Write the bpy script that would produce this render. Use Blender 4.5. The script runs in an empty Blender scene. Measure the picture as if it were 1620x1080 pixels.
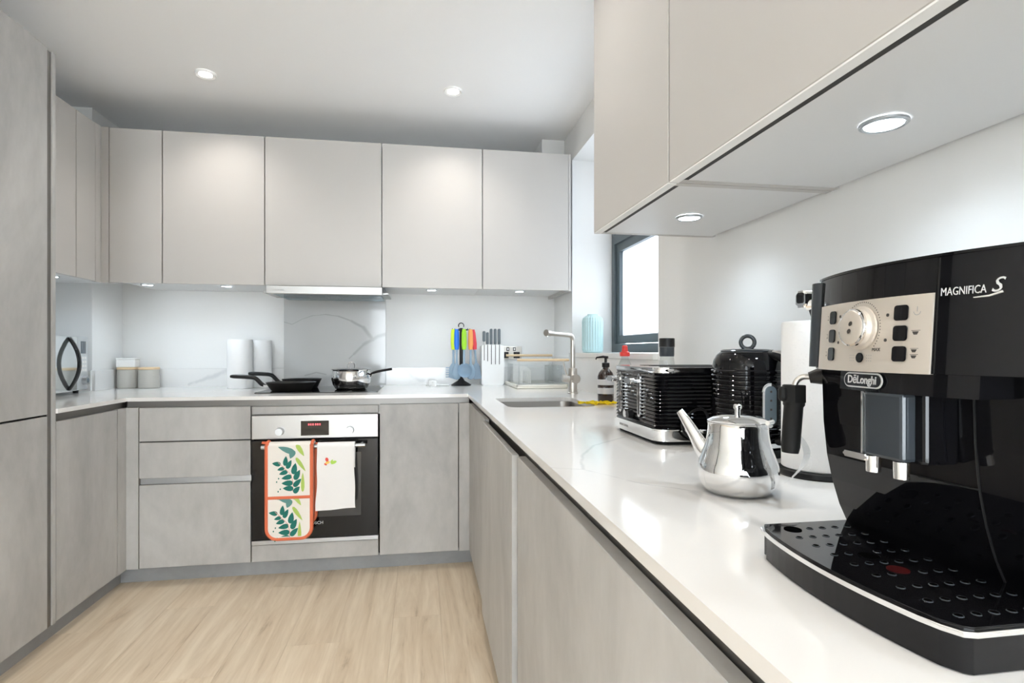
import bpy, bmesh, math, random
from mathutils import Vector, Matrix
random.seed(7)
PI = math.pi
S = bpy.context.scene
COL = S.collection

# ------------------------------------------------------------------ camera
cam_d = bpy.data.cameras.new('camera'); cam = bpy.data.objects.new('camera', cam_d); COL.objects.link(cam)
cam_d.sensor_fit = 'HORIZONTAL'; cam_d.sensor_width = 36.0
cam_d.lens = 886.0 / 1620.0 * 36.0
cam_d.shift_y = (555.8 - 540.0) / 1620.0
cam_d.clip_start = 0.02
cam.location = (0, 0, 1.095)
cam.rotation_euler = (PI / 2, 0, -0.162)
S.camera = cam

# ------------------------------------------------------------------ world, exposure
W = bpy.data.worlds.new('sky'); S.world = W; W.use_nodes = True
bg = W.node_tree.nodes['Background']
bg.inputs[0].default_value = (0.88, 0.94, 1.0, 1); bg.inputs[1].default_value = 12.0
S.view_settings.view_transform = 'Standard'; S.view_settings.look = 'None'
S.view_settings.gamma = 1.0; S.view_settings.use_curve_mapping = False
S.view_settings.exposure = 0.52
S.cycles.max_bounces = 10; S.cycles.diffuse_bounces = 6; S.cycles.glossy_bounces = 5
S.cycles.transparent_max_bounces = 12; S.cycles.transmission_bounces = 8
S.cycles.caustics_reflective = False; S.cycles.caustics_refractive = False
S.cycles.sample_clamp_indirect = 6.0

def portal(name, loc, rot, sx, sy):
    l = bpy.data.lights.new(name, 'AREA'); l.shape = 'RECTANGLE'; l.size = sx; l.size_y = sy
    l.cycles.is_portal = True
    o = bpy.data.objects.new(name, l); COL.objects.link(o); o.location = loc; o.rotation_euler = rot
SPOT_E = 15.0; LED_E = 3.6

# ------------------------------------------------------------------ materials
MATS = {}
def mat(name, col, rough=0.5, metal=0.0, coat=0.0, spec=0.5, emit=None, es=0.0):
    m = bpy.data.materials.new(name); m.use_nodes = True
    b = m.node_tree.nodes['Principled BSDF']
    b.inputs['Base Color'].default_value = (*col, 1); b.inputs['Roughness'].default_value = rough
    b.inputs['Metallic'].default_value = metal; b.inputs['Coat Weight'].default_value = coat
    b.inputs['Coat Roughness'].default_value = 0.04
    b.inputs['Specular IOR Level'].default_value = spec
    if emit: b.inputs['Emission Color'].default_value = (*emit, 1); b.inputs['Emission Strength'].default_value = es
    MATS[name] = m; return m
def N(m, t, **kw):
    n = m.node_tree.nodes.new(t)
    for k, v in kw.items():
        if k in n.inputs: n.inputs[k].default_value = v
        else: setattr(n, k, v)
    return n
def L(m, a, b): m.node_tree.links.new(a, b)
def coords(m, kind='Object', scale=(1, 1, 1)):
    t = N(m, 'ShaderNodeTexCoord'); mp = N(m, 'ShaderNodeMapping'); mp.inputs['Scale'].default_value = scale
    L(m, t.outputs[kind], mp.inputs[0]); return mp.outputs[0]
def noise(m, vec, scale, detail=4, rough=0.55, dist=0.0):
    n = N(m, 'ShaderNodeTexNoise'); n.inputs['Scale'].default_value = scale; n.inputs['Detail'].default_value = detail
    n.inputs['Roughness'].default_value = rough; n.inputs['Distortion'].default_value = dist
    L(m, vec, n.inputs['Vector']); return n
def ramp(m, fac, stops):
    r = N(m, 'ShaderNodeValToRGB'); e = r.color_ramp.elements
    e[0].position, e[0].color = stops[0][0], (*stops[0][1], 1)
    e[1].position, e[1].color = stops[-1][0], (*stops[-1][1], 1)
    for p, c in stops[1:-1]:
        x = e.new(p); x.color = (*c, 1)
    L(m, fac, r.inputs[0]); return r.outputs[0]
def bsdf(m): return m.node_tree.nodes['Principled BSDF']
def bump(m, h, strength=0.1, dist=0.01):
    b = N(m, 'ShaderNodeBump'); b.inputs['Strength'].default_value = strength; b.inputs['Distance'].default_value = dist
    L(m, h, b.inputs['Height']); L(m, b.outputs[0], bsdf(m).inputs['Normal'])

def mottled(name, c0, c1, rough, scale=3.0, stretch=(1, 1, 1), spec=0.4):
    m = mat(name, c0, rough, spec=spec); v = coords(m, 'Object', stretch)
    n = noise(m, v, scale, 8, 0.6, 0.6); n2 = noise(m, v, scale * 9, 4, 0.6)
    a = N(m, 'ShaderNodeMath', operation='MULTIPLY_ADD'); L(m, n2.outputs[0], a.inputs[0]); a.inputs[1].default_value = 0.25; L(m, n.outputs[0], a.inputs[2])
    L(m, ramp(m, a.outputs[0], [(0.42, c0), (0.82, c1)]), bsdf(m).inputs['Base Color'])
    return m
mottled('concrete', (0.35, 0.343, 0.334), (0.53, 0.52, 0.505), 0.5, 2.6, (1, 1, 0.5))
mottled('plinth', (0.27, 0.275, 0.28), (0.35, 0.355, 0.36), 0.45, 3)
mat('greige', (0.51, 0.492, 0.472), 0.36, spec=0.45)
mat('carcass', (0.70, 0.70, 0.70), 0.4)
mat('dark_gap', (0.03, 0.028, 0.026), 0.7)
mat('channel', (0.20, 0.19, 0.18), 0.38, 0.7)
mat('alu', (0.52, 0.54, 0.56), 0.34, 1.0)
mat('steel', (0.40, 0.395, 0.385), 0.34, 1.0)
mat('brushed', (0.58, 0.55, 0.51), 0.33, 1.0)
mat('chrome', (0.86, 0.86, 0.86), 0.05, 1.0)
mat('sink_steel', (0.33, 0.31, 0.29), 0.35, 1.0)
mat('gloss_black', (0.004, 0.004, 0.005), 0.04, spec=0.32)
mat('black', (0.010, 0.010, 0.011), 0.35, spec=0.3)
mat('matte_black', (0.010, 0.010, 0.010), 0.55, spec=0.2)
mat('hole_black', (0.002, 0.002, 0.002), 0.9, spec=0.0)
mat('black_glass', (0.005, 0.005, 0.006), 0.03, spec=0.4)
mat('oven_glass', (0.008, 0.008, 0.009), 0.05, spec=0.35)
mat('oven_window', (0.05, 0.05, 0.05), 0.08)
mat('pan_black', (0.016, 0.015, 0.014), 0.42)
mat('wall', (0.80, 0.80, 0.79), 0.6, spec=0.2)
mat('ceiling', (0.90, 0.90, 0.90), 0.75, spec=0.1)
mat('white_gloss', (0.86, 0.86, 0.85), 0.25)
mat('white_matte', (0.85, 0.85, 0.84), 0.6)
mat('cream', (0.80, 0.77, 0.70), 0.5)
mat('ceramic_grey', (0.48, 0.46, 0.42), 0.55)
mat('light_wood', (0.68, 0.51, 0.32), 0.5)
mat('win_frame', (0.075, 0.10, 0.115), 0.35)
mat('panel_silver', (0.66, 0.60, 0.53), 0.42, 0.55)
mat('silver_print', (0.75, 0.75, 0.75), 0.35, 0.6)
mat('dark_print', (0.05, 0.045, 0.04), 0.5)
mat('grey_print', (0.35, 0.35, 0.35), 0.5)
mat('smoke_plastic', (0.035, 0.042, 0.050), 0.10, spec=0.4)
mat('mint', (0.48, 0.67, 0.69), 0.45)
mat('yellow_cloth', (0.95, 0.76, 0.01), 0.85)
mat('red_plastic', (0.75, 0.05, 0.04), 0.35)
mat('amber', (0.022, 0.010, 0.006), 0.10, coat=0.4)
mat('label_paper', (0.62, 0.62, 0.64), 0.7)
mat('uten_grey', (0.26, 0.36, 0.46), 0.45)
mat('lime', (0.62, 0.80, 0.03), 0.4); mat('blue', (0.01, 0.16, 0.72), 0.4)
mat('green', (0.32, 0.66, 0.02), 0.4); mat('orange', (0.90, 0.36, 0.10), 0.4); mat('red', (0.78, 0.05, 0.07), 0.4)
mat('knife_handle', (0.10, 0.12, 0.135), 0.5)
mat('glove_orange', (0.72, 0.17, 0.08), 0.85); mat('glove_cloth', (0.82, 0.78, 0.72), 0.9)
mat('leaf_green', (0.015, 0.16, 0.13), 0.9); mat('leaf_teal', (0.12, 0.28, 0.26), 0.9); mat('leaf_light', (0.42, 0.56, 0.13), 0.9)
mat('stem_pink', (0.75, 0.40, 0.36), 0.9); mat('motif_red', (0.75, 0.10, 0.08), 0.9); mat('motif_green', (0.45, 0.70, 0.12), 0.9); mat('motif_yellow', (0.9, 0.6, 0.15), 0.9)
mat('towel_white', (0.84, 0.83, 0.82), 0.95)
mat('gauge', (0.16, 0.21, 0.25), 0.12)
mat('mw_silver', (0.66, 0.70, 0.72), 0.07, 0.9)
mat('mw_panel', (0.52, 0.55, 0.57), 0.3, 0.4)
mat('mw_display', (0.05, 0.07, 0.09), 0.15)
mat('lamp_glow', (1, 1, 1), 0.5, emit=(1.0, 0.96, 0.90), es=14.0)
mat('led_glow', (1, 1, 1), 0.5, emit=(0.88, 0.95, 1.0), es=14.0)
mat('display_red', (0.3, 0.02, 0.02), 0.4, emit=(1.0, 0.12, 0.15), es=1.2)
mat('red_inside', (0.035, 0.002, 0.002), 0.6, spec=0.1)
mat('water_blue', (0.05, 0.25, 0.6), 0.3)
# brass-ish worn rim is just steel; clear materials:
def clear(name, tint, gl=0.12, rough=0.03):
    m = bpy.data.materials.new(name); m.use_nodes = True; nt = m.node_tree; nt.nodes.remove(bsdf(m))
    out = nt.nodes['Material Output']
    t = N(m, 'ShaderNodeBsdfTransparent'); t.inputs[0].default_value = (*tint, 1)
    g = N(m, 'ShaderNodeBsdfGlossy'); g.inputs['Roughness'].default_value = rough
    f = N(m, 'ShaderNodeLayerWeight'); f.inputs[0].default_value = 0.25
    mx = N(m, 'ShaderNodeMath', operation='MULTIPLY_ADD'); L(m, f.outputs['Facing'], mx.inputs[0]); mx.inputs[1].default_value = 0.45; mx.inputs[2].default_value = gl * 0.4
    s = N(m, 'ShaderNodeMixShader'); L(m, mx.outputs[0], s.inputs[0]); L(m, t.outputs[0], s.inputs[1]); L(m, g.outputs[0], s.inputs[2])
    L(m, s.outputs[0], out.inputs[0]); MATS[name] = m; return m
clear('clear_acrylic', (0.985, 0.99, 0.99), 0.02); clear('clear_glass', (0.90, 0.92, 0.92)); clear('window_glass', (0.97, 0.98, 0.98), 0.05)
def frosted(name, col):
    m = bpy.data.materials.new(name); m.use_nodes = True; nt = m.node_tree; nt.nodes.remove(bsdf(m))
    t = N(m, 'ShaderNodeBsdfTranslucent'); t.inputs[0].default_value = (*col, 1); g = N(m, 'ShaderNodeBsdfGlossy'); g.inputs['Roughness'].default_value = 0.25
    s = N(m, 'ShaderNodeMixShader'); s.inputs[0].default_value = 0.04; L(m, t.outputs[0], s.inputs[1]); L(m, g.outputs[0], s.inputs[2])
    L(m, s.outputs[0], nt.nodes['Material Output'].inputs[0]); MATS[name] = m
frosted('frosted_glass', (0.47, 0.48, 0.49))
clear('hood_glass', (0.55, 0.68, 0.74), 0.3)

def vein_mask(m, P, polys, amp=0.02):
    n = noise(m, P, 7.0, 5, 0.6); sb = N(m, 'ShaderNodeVectorMath', operation='SUBTRACT'); L(m, n.outputs['Color'], sb.inputs[0]); sb.inputs[1].default_value = (0.5, 0.5, 0.5)
    sc = N(m, 'ShaderNodeVectorMath', operation='SCALE'); L(m, sb.outputs[0], sc.inputs[0]); sc.inputs['Scale'].default_value = amp
    ad = N(m, 'ShaderNodeVectorMath', operation='ADD'); L(m, P, ad.inputs[0]); L(m, sc.outputs[0], ad.inputs[1]); Q = ad.outputs[0]
    cur = None
    for pts in polys:
        for (a, wa), (b, wb) in zip(pts[:-1], pts[1:]):
            A = Vector(a); Bv = Vector(b); ba = Bv - A; w = (wa + wb) / 2
            pa = N(m, 'ShaderNodeVectorMath', operation='SUBTRACT'); L(m, Q, pa.inputs[0]); pa.inputs[1].default_value = A
            d = N(m, 'ShaderNodeVectorMath', operation='DOT_PRODUCT'); L(m, pa.outputs[0], d.inputs[0]); d.inputs[1].default_value = ba / ba.length_squared
            cl = N(m, 'ShaderNodeClamp'); L(m, d.outputs['Value'], cl.inputs[0])
            s = N(m, 'ShaderNodeVectorMath', operation='SCALE'); s.inputs[0].default_value = ba; L(m, cl.outputs[0], s.inputs['Scale'])
            r = N(m, 'ShaderNodeVectorMath', operation='SUBTRACT'); L(m, pa.outputs[0], r.inputs[0]); L(m, s.outputs[0], r.inputs[1])
            ln = N(m, 'ShaderNodeVectorMath', operation='LENGTH'); L(m, r.outputs[0], ln.inputs[0])
            dv = N(m, 'ShaderNodeMath', operation='DIVIDE'); L(m, ln.outputs['Value'], dv.inputs[0]); dv.inputs[1].default_value = w
            if cur is None: cur = dv.outputs[0]
            else:
                mn = N(m, 'ShaderNodeMath', operation='MINIMUM'); L(m, cur, mn.inputs[0]); L(m, dv.outputs[0], mn.inputs[1]); cur = mn.outputs[0]
    return cur
def marble(name, polys, base, vein, rough, amp=0.02, strength=0.55):
    m = mat(name, base, rough, spec=0.5)
    P = coords(m); d = vein_mask(m, P, polys, amp)
    n = noise(m, P, 3.0, 6, 0.6, 1.0)
    soft = ramp(m, n.outputs[0], [(0.35, (0.0,) * 3), (0.75, (0.06,) * 3)])
    mr = N(m, 'ShaderNodeMapRange'); L(m, d, mr.inputs['Value']); mr.inputs['From Min'].default_value = 0.35; mr.inputs['From Max'].default_value = 1.3
    mr.inputs['To Min'].default_value = strength; mr.inputs['To Max'].default_value = 0.0
    ad = N(m, 'ShaderNodeMath', operation='ADD'); L(m, mr.outputs[0], ad.inputs[0]); L(m, soft, ad.inputs[1]); ad.use_clamp = True
    mx = N(m, 'ShaderNodeMix', data_type='RGBA'); L(m, ad.outputs[0], mx.inputs['Factor']); mx.inputs[6].default_value = (*base, 1); mx.inputs[7].default_value = (*vein, 1)
    L(m, mx.outputs[2], bsdf(m).inputs['Base Color']); return m
def W_(pts, w): return [(p, w) for p in pts]
marble('quartz', [
    W_([(0.20, 1.03, .88), (0.246, 1.01, .88), (0.293, 0.991, .88), (0.331, 0.917, .88), (0.366, 0.856, .88), (0.416, 0.803, .88), (0.46, 0.74, .88)], 0.0028),
    W_([(0.293, 0.991, .88), (0.33, 1.124, .88), (0.394, 1.241, .88), (0.509, 1.348, .88)], 0.004),
    W_([(0.416, 0.803, .88), (0.422, 0.723, .88), (0.418, 0.64, .88), (0.45, 0.5, .88)], 0.010),
    W_([(-1.9, 2.6, .88), (-1.5, 3.1, .88), (-1.1, 3.3, .88), (-0.9, 3.6, .88)], 0.006)],
    (0.80, 0.785, 0.765), (0.52, 0.52, 0.52), 0.10, 0.03, 0.5)
marble('marble_panel', [
    [((-0.86, 3.69, 1.283), .003), ((-0.795, 3.69, 1.265), .003), ((-0.735, 3.69, 1.297), .003), ((-0.67, 3.69, 1.322), .003), ((-0.593, 3.69, 1.33), .003), ((-0.516, 3.69, 1.319), .004), ((-0.434, 3.69, 1.288), .006), ((-0.36, 3.69, 1.248), .012), ((-0.301, 3.69, 1.171), .014)],
    [((-0.45, 3.69, 1.05), .002), ((-0.419, 3.69, 1.078), .006), ((-0.36, 3.69, 1.139), .012), ((-0.269, 3.69, 1.192), .012), ((-0.20, 3.69, 1.21), .012)],
    W_([(-0.719, 3.69, 0.943), (-0.651, 3.69, 0.962), (-0.589, 3.69, 0.95)], .004)],
    (0.50, 0.505, 0.50), (0.27, 0.27, 0.26), 0.10, 0.012, 0.6)
marble('upstand_quartz', [
    [((-1.40, 3.70, 0.89), .008), ((-1.358, 3.70, 0.904), .012), ((-1.286, 3.70, 0.935), .014), ((-1.195, 3.70, 0.969), .014), ((-1.14, 3.70, 0.985), .01)],
    [((-0.13, 3.70, 1.0), .012), ((-0.082, 3.70, 0.963), .013), ((-0.041, 3.70, 0.926), .013), ((0.03, 3.70, 0.91), .01)],
    W_([(0.88, 2.4, 0.88), (0.88, 2.55, 1.0), (0.88, 2.7, 1.06)], .02)],
    (0.78, 0.775, 0.765), (0.52, 0.53, 0.54), 0.12, 0.07, 0.5)

def oak():
    m = mat('oak', (0.6, 0.45, 0.3), 0.42, spec=0.35)
    oi = N(m, 'ShaderNodeObjectInfo'); tc = N(m, 'ShaderNodeTexCoord'); off = N(m, 'ShaderNodeVectorMath', operation='SCALE')
    cb = N(m, 'ShaderNodeCombineXYZ'); L(m, oi.outputs['Random'], cb.inputs[0]); L(m, oi.outputs['Random'], cb.inputs[1]); L(m, cb.outputs[0], off.inputs[0]); off.inputs['Scale'].default_value = 37.0
    ad = N(m, 'ShaderNodeVectorMath', operation='ADD'); L(m, tc.outputs['Object'], ad.inputs[0]); L(m, off.outputs[0], ad.inputs[1])
    mp = N(m, 'ShaderNodeMapping'); mp.inputs['Scale'].default_value = (9, 0.75, 9); L(m, ad.outputs[0], mp.inputs[0])
    n = noise(m, mp.outputs[0], 1.6, 8, 0.62, 1.2); n2 = noise(m, mp.outputs[0], 9, 4, 0.6, 0.3)
    a = N(m, 'ShaderNodeMath', operation='MULTIPLY_ADD'); L(m, n2.outputs[0], a.inputs[0]); a.inputs[1].default_value = 0.22; L(m, n.outputs[0], a.inputs[2])
    c = ramp(m, a.outputs[0], [(0.38, (0.40, 0.30, 0.205)), (0.50, (0.61, 0.49, 0.355)), (0.78, (0.75, 0.64, 0.495))])
    hv = N(m, 'ShaderNodeHueSaturation'); L(m, c, hv.inputs['Color']); vr = N(m, 'ShaderNodeMapRange'); L(m, oi.outputs['Random'], vr.inputs['Value']); vr.inputs['To Min'].default_value = 0.97; vr.inputs['To Max'].default_value = 1.03
    L(m, vr.outputs[0], hv.inputs['Value']); L(m, hv.outputs[0], bsdf(m).inputs['Base Color']); bump(m, n2.outputs[0], 0.05, 0.002)
oak()
def paper():
    m = mat('paper_towel', (0.86, 0.86, 0.86), 0.9); v = coords(m, 'Object', (1, 1, 1))
    vo = N(m, 'ShaderNodeTexVoronoi'); vo.inputs['Scale'].default_value = 18; L(m, v, vo.inputs['Vector'])
    w = N(m, 'ShaderNodeMath', operation='SINE'); ml = N(m, 'ShaderNodeMath', operation='MULTIPLY'); L(m, vo.outputs['Distance'], ml.inputs[0]); ml.inputs[1].default_value = 75.0; L(m, ml.outputs[0], w.inputs[0])
    v2 = N(m, 'ShaderNodeTexVoronoi'); v2.inputs['Scale'].default_value = 260; L(m, v, v2.inputs['Vector'])
    g = N(m, 'ShaderNodeMath', operation='GREATER_THAN'); L(m, w.outputs[0], g.inputs[0]); g.inputs[1].default_value = 0.55
    l = N(m, 'ShaderNodeMath', operation='LESS_THAN'); L(m, v2.outputs['Distance'], l.inputs[0]); l.inputs[1].default_value = 0.38
    mm = N(m, 'ShaderNodeMath', operation='MULTIPLY'); L(m, g.outputs[0], mm.inputs[0]); L(m, l.outputs[0], mm.inputs[1])
    inv = N(m, 'ShaderNodeMath', operation='SUBTRACT'); inv.inputs[0].default_value = 1.0; L(m, mm.outputs[0], inv.inputs[1])
    bump(m, inv.outputs[0], 1.0, 0.006)
paper()

# ------------------------------------------------------------------ mesh helpers
def obj(name, bm, m, parent=None, smooth=False):
    me = bpy.data.meshes.new(name); bm.normal_update(); bm.to_mesh(me); bm.free()
    me.materials.append(MATS[m])
    if smooth:
        for p in me.polygons: p.use_smooth = True
        try: me.set_sharp_from_angle(angle=math.radians(38))
        except Exception: pass
    o = bpy.data.objects.new(name, me); COL.objects.link(o)
    if parent:
        o.parent = parent
        if not parent.get('_local'): o.matrix_parent_inverse = Matrix.Translation(-Vector(parent.location))
    return o
def tag(o, label, cat, group=None):
    o['label'] = label; o['category'] = cat
    if group: o['group'] = group
    return o
def thing(name, label, cat, loc=(0, 0, 0), rz=0.0, local=False, group=None):
    o = bpy.data.objects.new(name, None); COL.objects.link(o); o.location = loc; o.rotation_euler = (0, 0, rz)
    o.empty_display_size = 0.05
    if local: o['_local'] = 1
    return tag(o, label, cat, group)
def struct(name, bm, m, smooth=False):
    o = obj(name, bm, m, None, smooth); o['kind'] = 'structure'; return o
def BM(): return bmesh.new()
def box(bm, x0, x1, y0, y1, z0, z1, bev=0.0, seg=2):
    r = bmesh.ops.create_cube(bm, size=1.0); vs = r['verts']
    for v in vs: v.co = Vector(((x0 + x1) / 2 + v.co.x * (x1 - x0), (y0 + y1) / 2 + v.co.y * (y1 - y0), (z0 + z1) / 2 + v.co.z * (z1 - z0)))
    if bev > 0:
        es = list({e for v in vs for e in v.link_edges})
        bmesh.ops.bevel(bm, geom=es, offset=bev, segments=seg, affect='EDGES', profile=0.5)
    return bm
def bx(*a, **k): return box(BM(), *a, **k)
def lathe(prof, seg=40, c=(0, 0, 0), bm=None):
    bm = bm or BM(); rings = []
    for r, z in prof:
        if r < 1e-6: rings.append([bm.verts.new((c[0], c[1], c[2] + z))])
        else: rings.append([bm.verts.new((c[0] + r * math.cos(2 * PI * i / seg), c[1] + r * math.sin(2 * PI * i / seg), c[2] + z)) for i in range(seg)])
    for a, b in zip(rings[:-1], rings[1:]):
        for i in range(seg):
            j = (i + 1) % seg
            if len(a) == 1 and len(b) == 1: continue
            if len(a) == 1: bm.faces.new((a[0], b[j], b[i]))
            elif len(b) == 1: bm.faces.new((a[i], a[j], b[0]))
            else: bm.faces.new((a[i], a[j], b[j], b[i]))
    return bm
def cyl(p0, p1, r0, r1=None, seg=24, bm=None, cap=True):
    return tube([p0, p1], [r0, r0 if r1 is None else r1], seg, bm, cap)
def tube(pts, rad, seg=12, bm=None, cap=True, squash=None):
    bm = bm or BM(); pts = [Vector(p) for p in pts]
    if not isinstance(rad, (list, tuple)): rad = [rad] * len(pts)
    rings = []; up = None
    for i, p in enumerate(pts):
        t = (pts[min(i + 1, len(pts) - 1)] - pts[max(i - 1, 0)]).normalized()
        if up is None:
            up = Vector((0, 0, 1)) if abs(t.z) < 0.9 else Vector((1, 0, 0))
        n = (up - t * up.dot(t)).normalized(); up = n; b = t.cross(n)
        sx, sy = squash if squash else (1, 1)
        rings.append([bm.verts.new(p + (n * math.cos(2 * PI * k / seg) * sx + b * math.sin(2 * PI * k / seg) * sy) * rad[i]) for k in range(seg)])
    for a, c in zip(rings[:-1], rings[1:]):
        for k in range(seg):
            j = (k + 1) % seg; bm.faces.new((a[k], a[j], c[j], c[k]))
    if cap:
        bm.faces.new(rings[0][::-1]); bm.faces.new(rings[-1])
    return bm
def spline(pts, n=8):
    P = [Vector(p) for p in pts]; P = [P[0] * 2 - P[1]] + P + [P[-1] * 2 - P[-2]]; out = []
    for i in range(1, len(P) - 2):
        a, b, c, d = P[i - 1:i + 3]
        for k in range(n):
            t = k / n
            out.append(0.5 * ((2 * b) + (c - a) * t + (2 * a - 5 * b + 4 * c - d) * t * t + (3 * b - a - 3 * c + d) * t ** 3))
    out.append(P[-2]); return out
def prism(poly, axis, a, b, bm=None, bev=0.0):
    """poly: 2D points in the plane normal to axis ('x': (y,z), 'y': (x,z), 'z': (x,y))"""
    bm = bm or BM()
    def P(p, t):
        return {'x': (t, p[0], p[1]), 'y': (p[0], t, p[1]), 'z': (p[0], p[1], t)}[axis]
    A = [bm.verts.new(P(p, a)) for p in poly]; Bv = [bm.verts.new(P(p, b)) for p in poly]
    n = len(poly); f1 = bm.faces.new(A); f2 = bm.faces.new(Bv[::-1]); new = [f1, f2]
    for i in range(n): new.append(bm.faces.new((A[i], Bv[i], Bv[(i + 1) % n], A[(i + 1) % n])))
    if bev > 0:
        es = list(set(f1.edges) | set(f2.edges)); bmesh.ops.bevel(bm, geom=es, offset=bev, segments=2, affect='EDGES')
    bmesh.ops.recalc_face_normals(bm, faces=bm.faces[:])
    return bm
def rrect(x0, x1, y0, y1, r, n=6):
    out = []
    for cx, cy, a0 in ((x1 - r, y1 - r, 0), (x0 + r, y1 - r, PI / 2), (x0 + r, y0 + r, PI), (x1 - r, y0 + r, 3 * PI / 2)):
        for k in range(n + 1):
            a = a0 + PI / 2 * k / n; out.append((cx + r * math.cos(a), cy + r * math.sin(a)))
    return out
def torus(c, R, r, axis='z', seg=32, s2=10, bm=None, a0=0, a1=2 * PI):
    full = abs(a1 - a0 - 2 * PI) < 1e-6; n = seg
    pts = []
    for i in range(n + (0 if full else 1)):
        a = a0 + (a1 - a0) * i / n; u, v = R * math.cos(a), R * math.sin(a)
        pts.append(Vector(c) + Vector({'z': (u, v, 0), 'y': (u, 0, v), 'x': (0, u, v)}[axis]))
    if full:
        bm = bm or BM(); ax = Vector({'z': (0, 0, 1), 'y': (0, 1, 0), 'x': (1, 0, 0)}[axis]); rings = []
        for p in pts:
            o = (p - Vector(c)).normalized()
            rings.append([bm.verts.new(p + (o * math.cos(2 * PI * k / s2) + ax * math.sin(2 * PI * k / s2)) * r) for k in range(s2)])
        for i in range(n):
            A, Bq = rings[i], rings[(i + 1) % n]
            for k in range(s2): bm.faces.new((A[k], Bq[k], Bq[(k + 1) % s2], A[(k + 1) % s2]))
        bmesh.ops.recalc_face_normals(bm, faces=bm.faces[:]); return bm
    return tube(pts, r, s2, bm)
def text(name, s, size, origin, xdir, ydir, m, parent, depth=0.0004, align='CENTER', shear=0.0, sx=1.0, bold=0.0):
    cu = bpy.data.curves.new(name, 'FONT'); cu.body = s; cu.size = size; cu.align_x = align; cu.align_y = 'CENTER'; cu.extrude = depth; cu.shear = shear; cu.offset = bold; cu.resolution_u = 3
    t = bpy.data.objects.new(name, cu); me = bpy.data.meshes.new_from_object(t); bpy.data.objects.remove(t); bpy.data.curves.remove(cu)
    X = Vector(xdir).normalized(); Y = Vector(ydir).normalized(); Z = X.cross(Y)
    M = Matrix((X, Y, Z)).transposed().to_4x4(); M.translation = Vector(origin)
    me.transform(M @ Matrix.Scale(sx, 4, (1, 0, 0))); me.materials.clear(); me.materials.append(MATS[m])
    o = bpy.data.objects.new(name, me); COL.objects.link(o)
    if parent:
        o.parent = parent
        if not parent.get('_local'): o.matrix_parent_inverse = Matrix.Translation(-Vector(parent.location))
    return o

# ------------------------------------------------------------------ room shell
XL, XR, YW, YR, HC = -2.03, 0.90, 3.72, -3.6, 2.43
COLX, COLY = -1.776, 3.40            # boxed column in the far left corner
CT, CB = 0.8795, 0.8625              # worktop top and underside
fl = struct('floor', bx(XL - .1, XR + .1, YR - .1, YW + .1, -0.08, -0.013), 'dark_gap')
PW, PL = 0.192, 1.285
pm = None
for i in range(16):
    off = (i * 0.437) % 1.0 * PL
    y = YR - off
    while y < YW:
        y0, y1 = max(y, YR), min(y + PL, YW)
        if y1 - y0 > 0.05:
            x0 = XL + i * PW; x1 = min(x0 + PW, XR)
            if x1 - x0 > 0.02:
                if pm and abs(y1 - y0 - PL) < 1e-6 and abs(x1 - x0 - PW) < 1e-6:
                    o = bpy.data.objects.new('plank', pm); COL.objects.link(o); o.parent = fl
                else:
                    w, l = x1 - x0, y1 - y0
                    o = obj('plank', box(BM(), 0.0002, w - 0.0002, 0.0002, l - 0.0002, -0.012, 0.0, 0.0004, 1), 'oak', None); o.parent = fl
                    if abs(l - PL) < 1e-6 and abs(w - PW) < 1e-6: pm = o.data
                o.location = (x0, y0, 0)
        y += PL
struct('ceiling', bx(XL - .1, XR + .35, YR - .1, YW + .1, HC, HC + .08), 'ceiling')
struct('wall_back', bx(XL - .1, XR + .35, YW, YW + .1, 0, HC), 'wall')
struct('trim_1', bx(XL, COLX, COLY, YW, 0, HC), 'wall')                       # boxed column
struct('trim_2', bx(0.755, XR, 3.45, YW, 2.25, HC), 'wall')                    # pipe boxing over the wall units
WY0, WY1, WZ0, WZ1 = 2.03, 3.262, 1.062, 2.243
b = BM()
box(b, XR, XR + .34, YR, WY0, 0, HC); box(b, XR, XR + .34, WY1, YW, 0, HC); box(b, XR, XR + .34, WY0, WY1, 0, WZ0); box(b, XR, XR + .34, WY0, WY1, WZ1, HC)
struct('wall_right', b, 'wall')
ADDED_DOORS = [('x', -0.95, 0.80, YR), ('y', -3.30, -2.40, XL)]      # unseen glazed doors added for daylight: rear wall right part, left wall
b = BM()
box(b, XL, -0.95, YR - .1, YR, 0, HC); box(b, 0.80, XR, YR - .1, YR, 0, HC); box(b, -0.95, 0.80, YR - .1, YR, 2.34, HC)
struct('wall_rear', b, 'wall')
b = BM()
box(b, XL - .1, XL, YR - .1, -3.30, 0, HC); box(b, XL - .1, XL, -2.40, YW, 0, HC); box(b, XL - .1, XL, -3.30, -2.40, 2.34, HC)
struct('wall_left', b, 'wall')
portal('portal_rear', (-0.075, YR - 0.09, 1.17), (PI / 2, 0, PI), 1.75, 2.34)
portal('portal_left', (XL - 0.09, -2.85, 1.17), (0, -PI / 2, 0), 2.34, 0.90)
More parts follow.
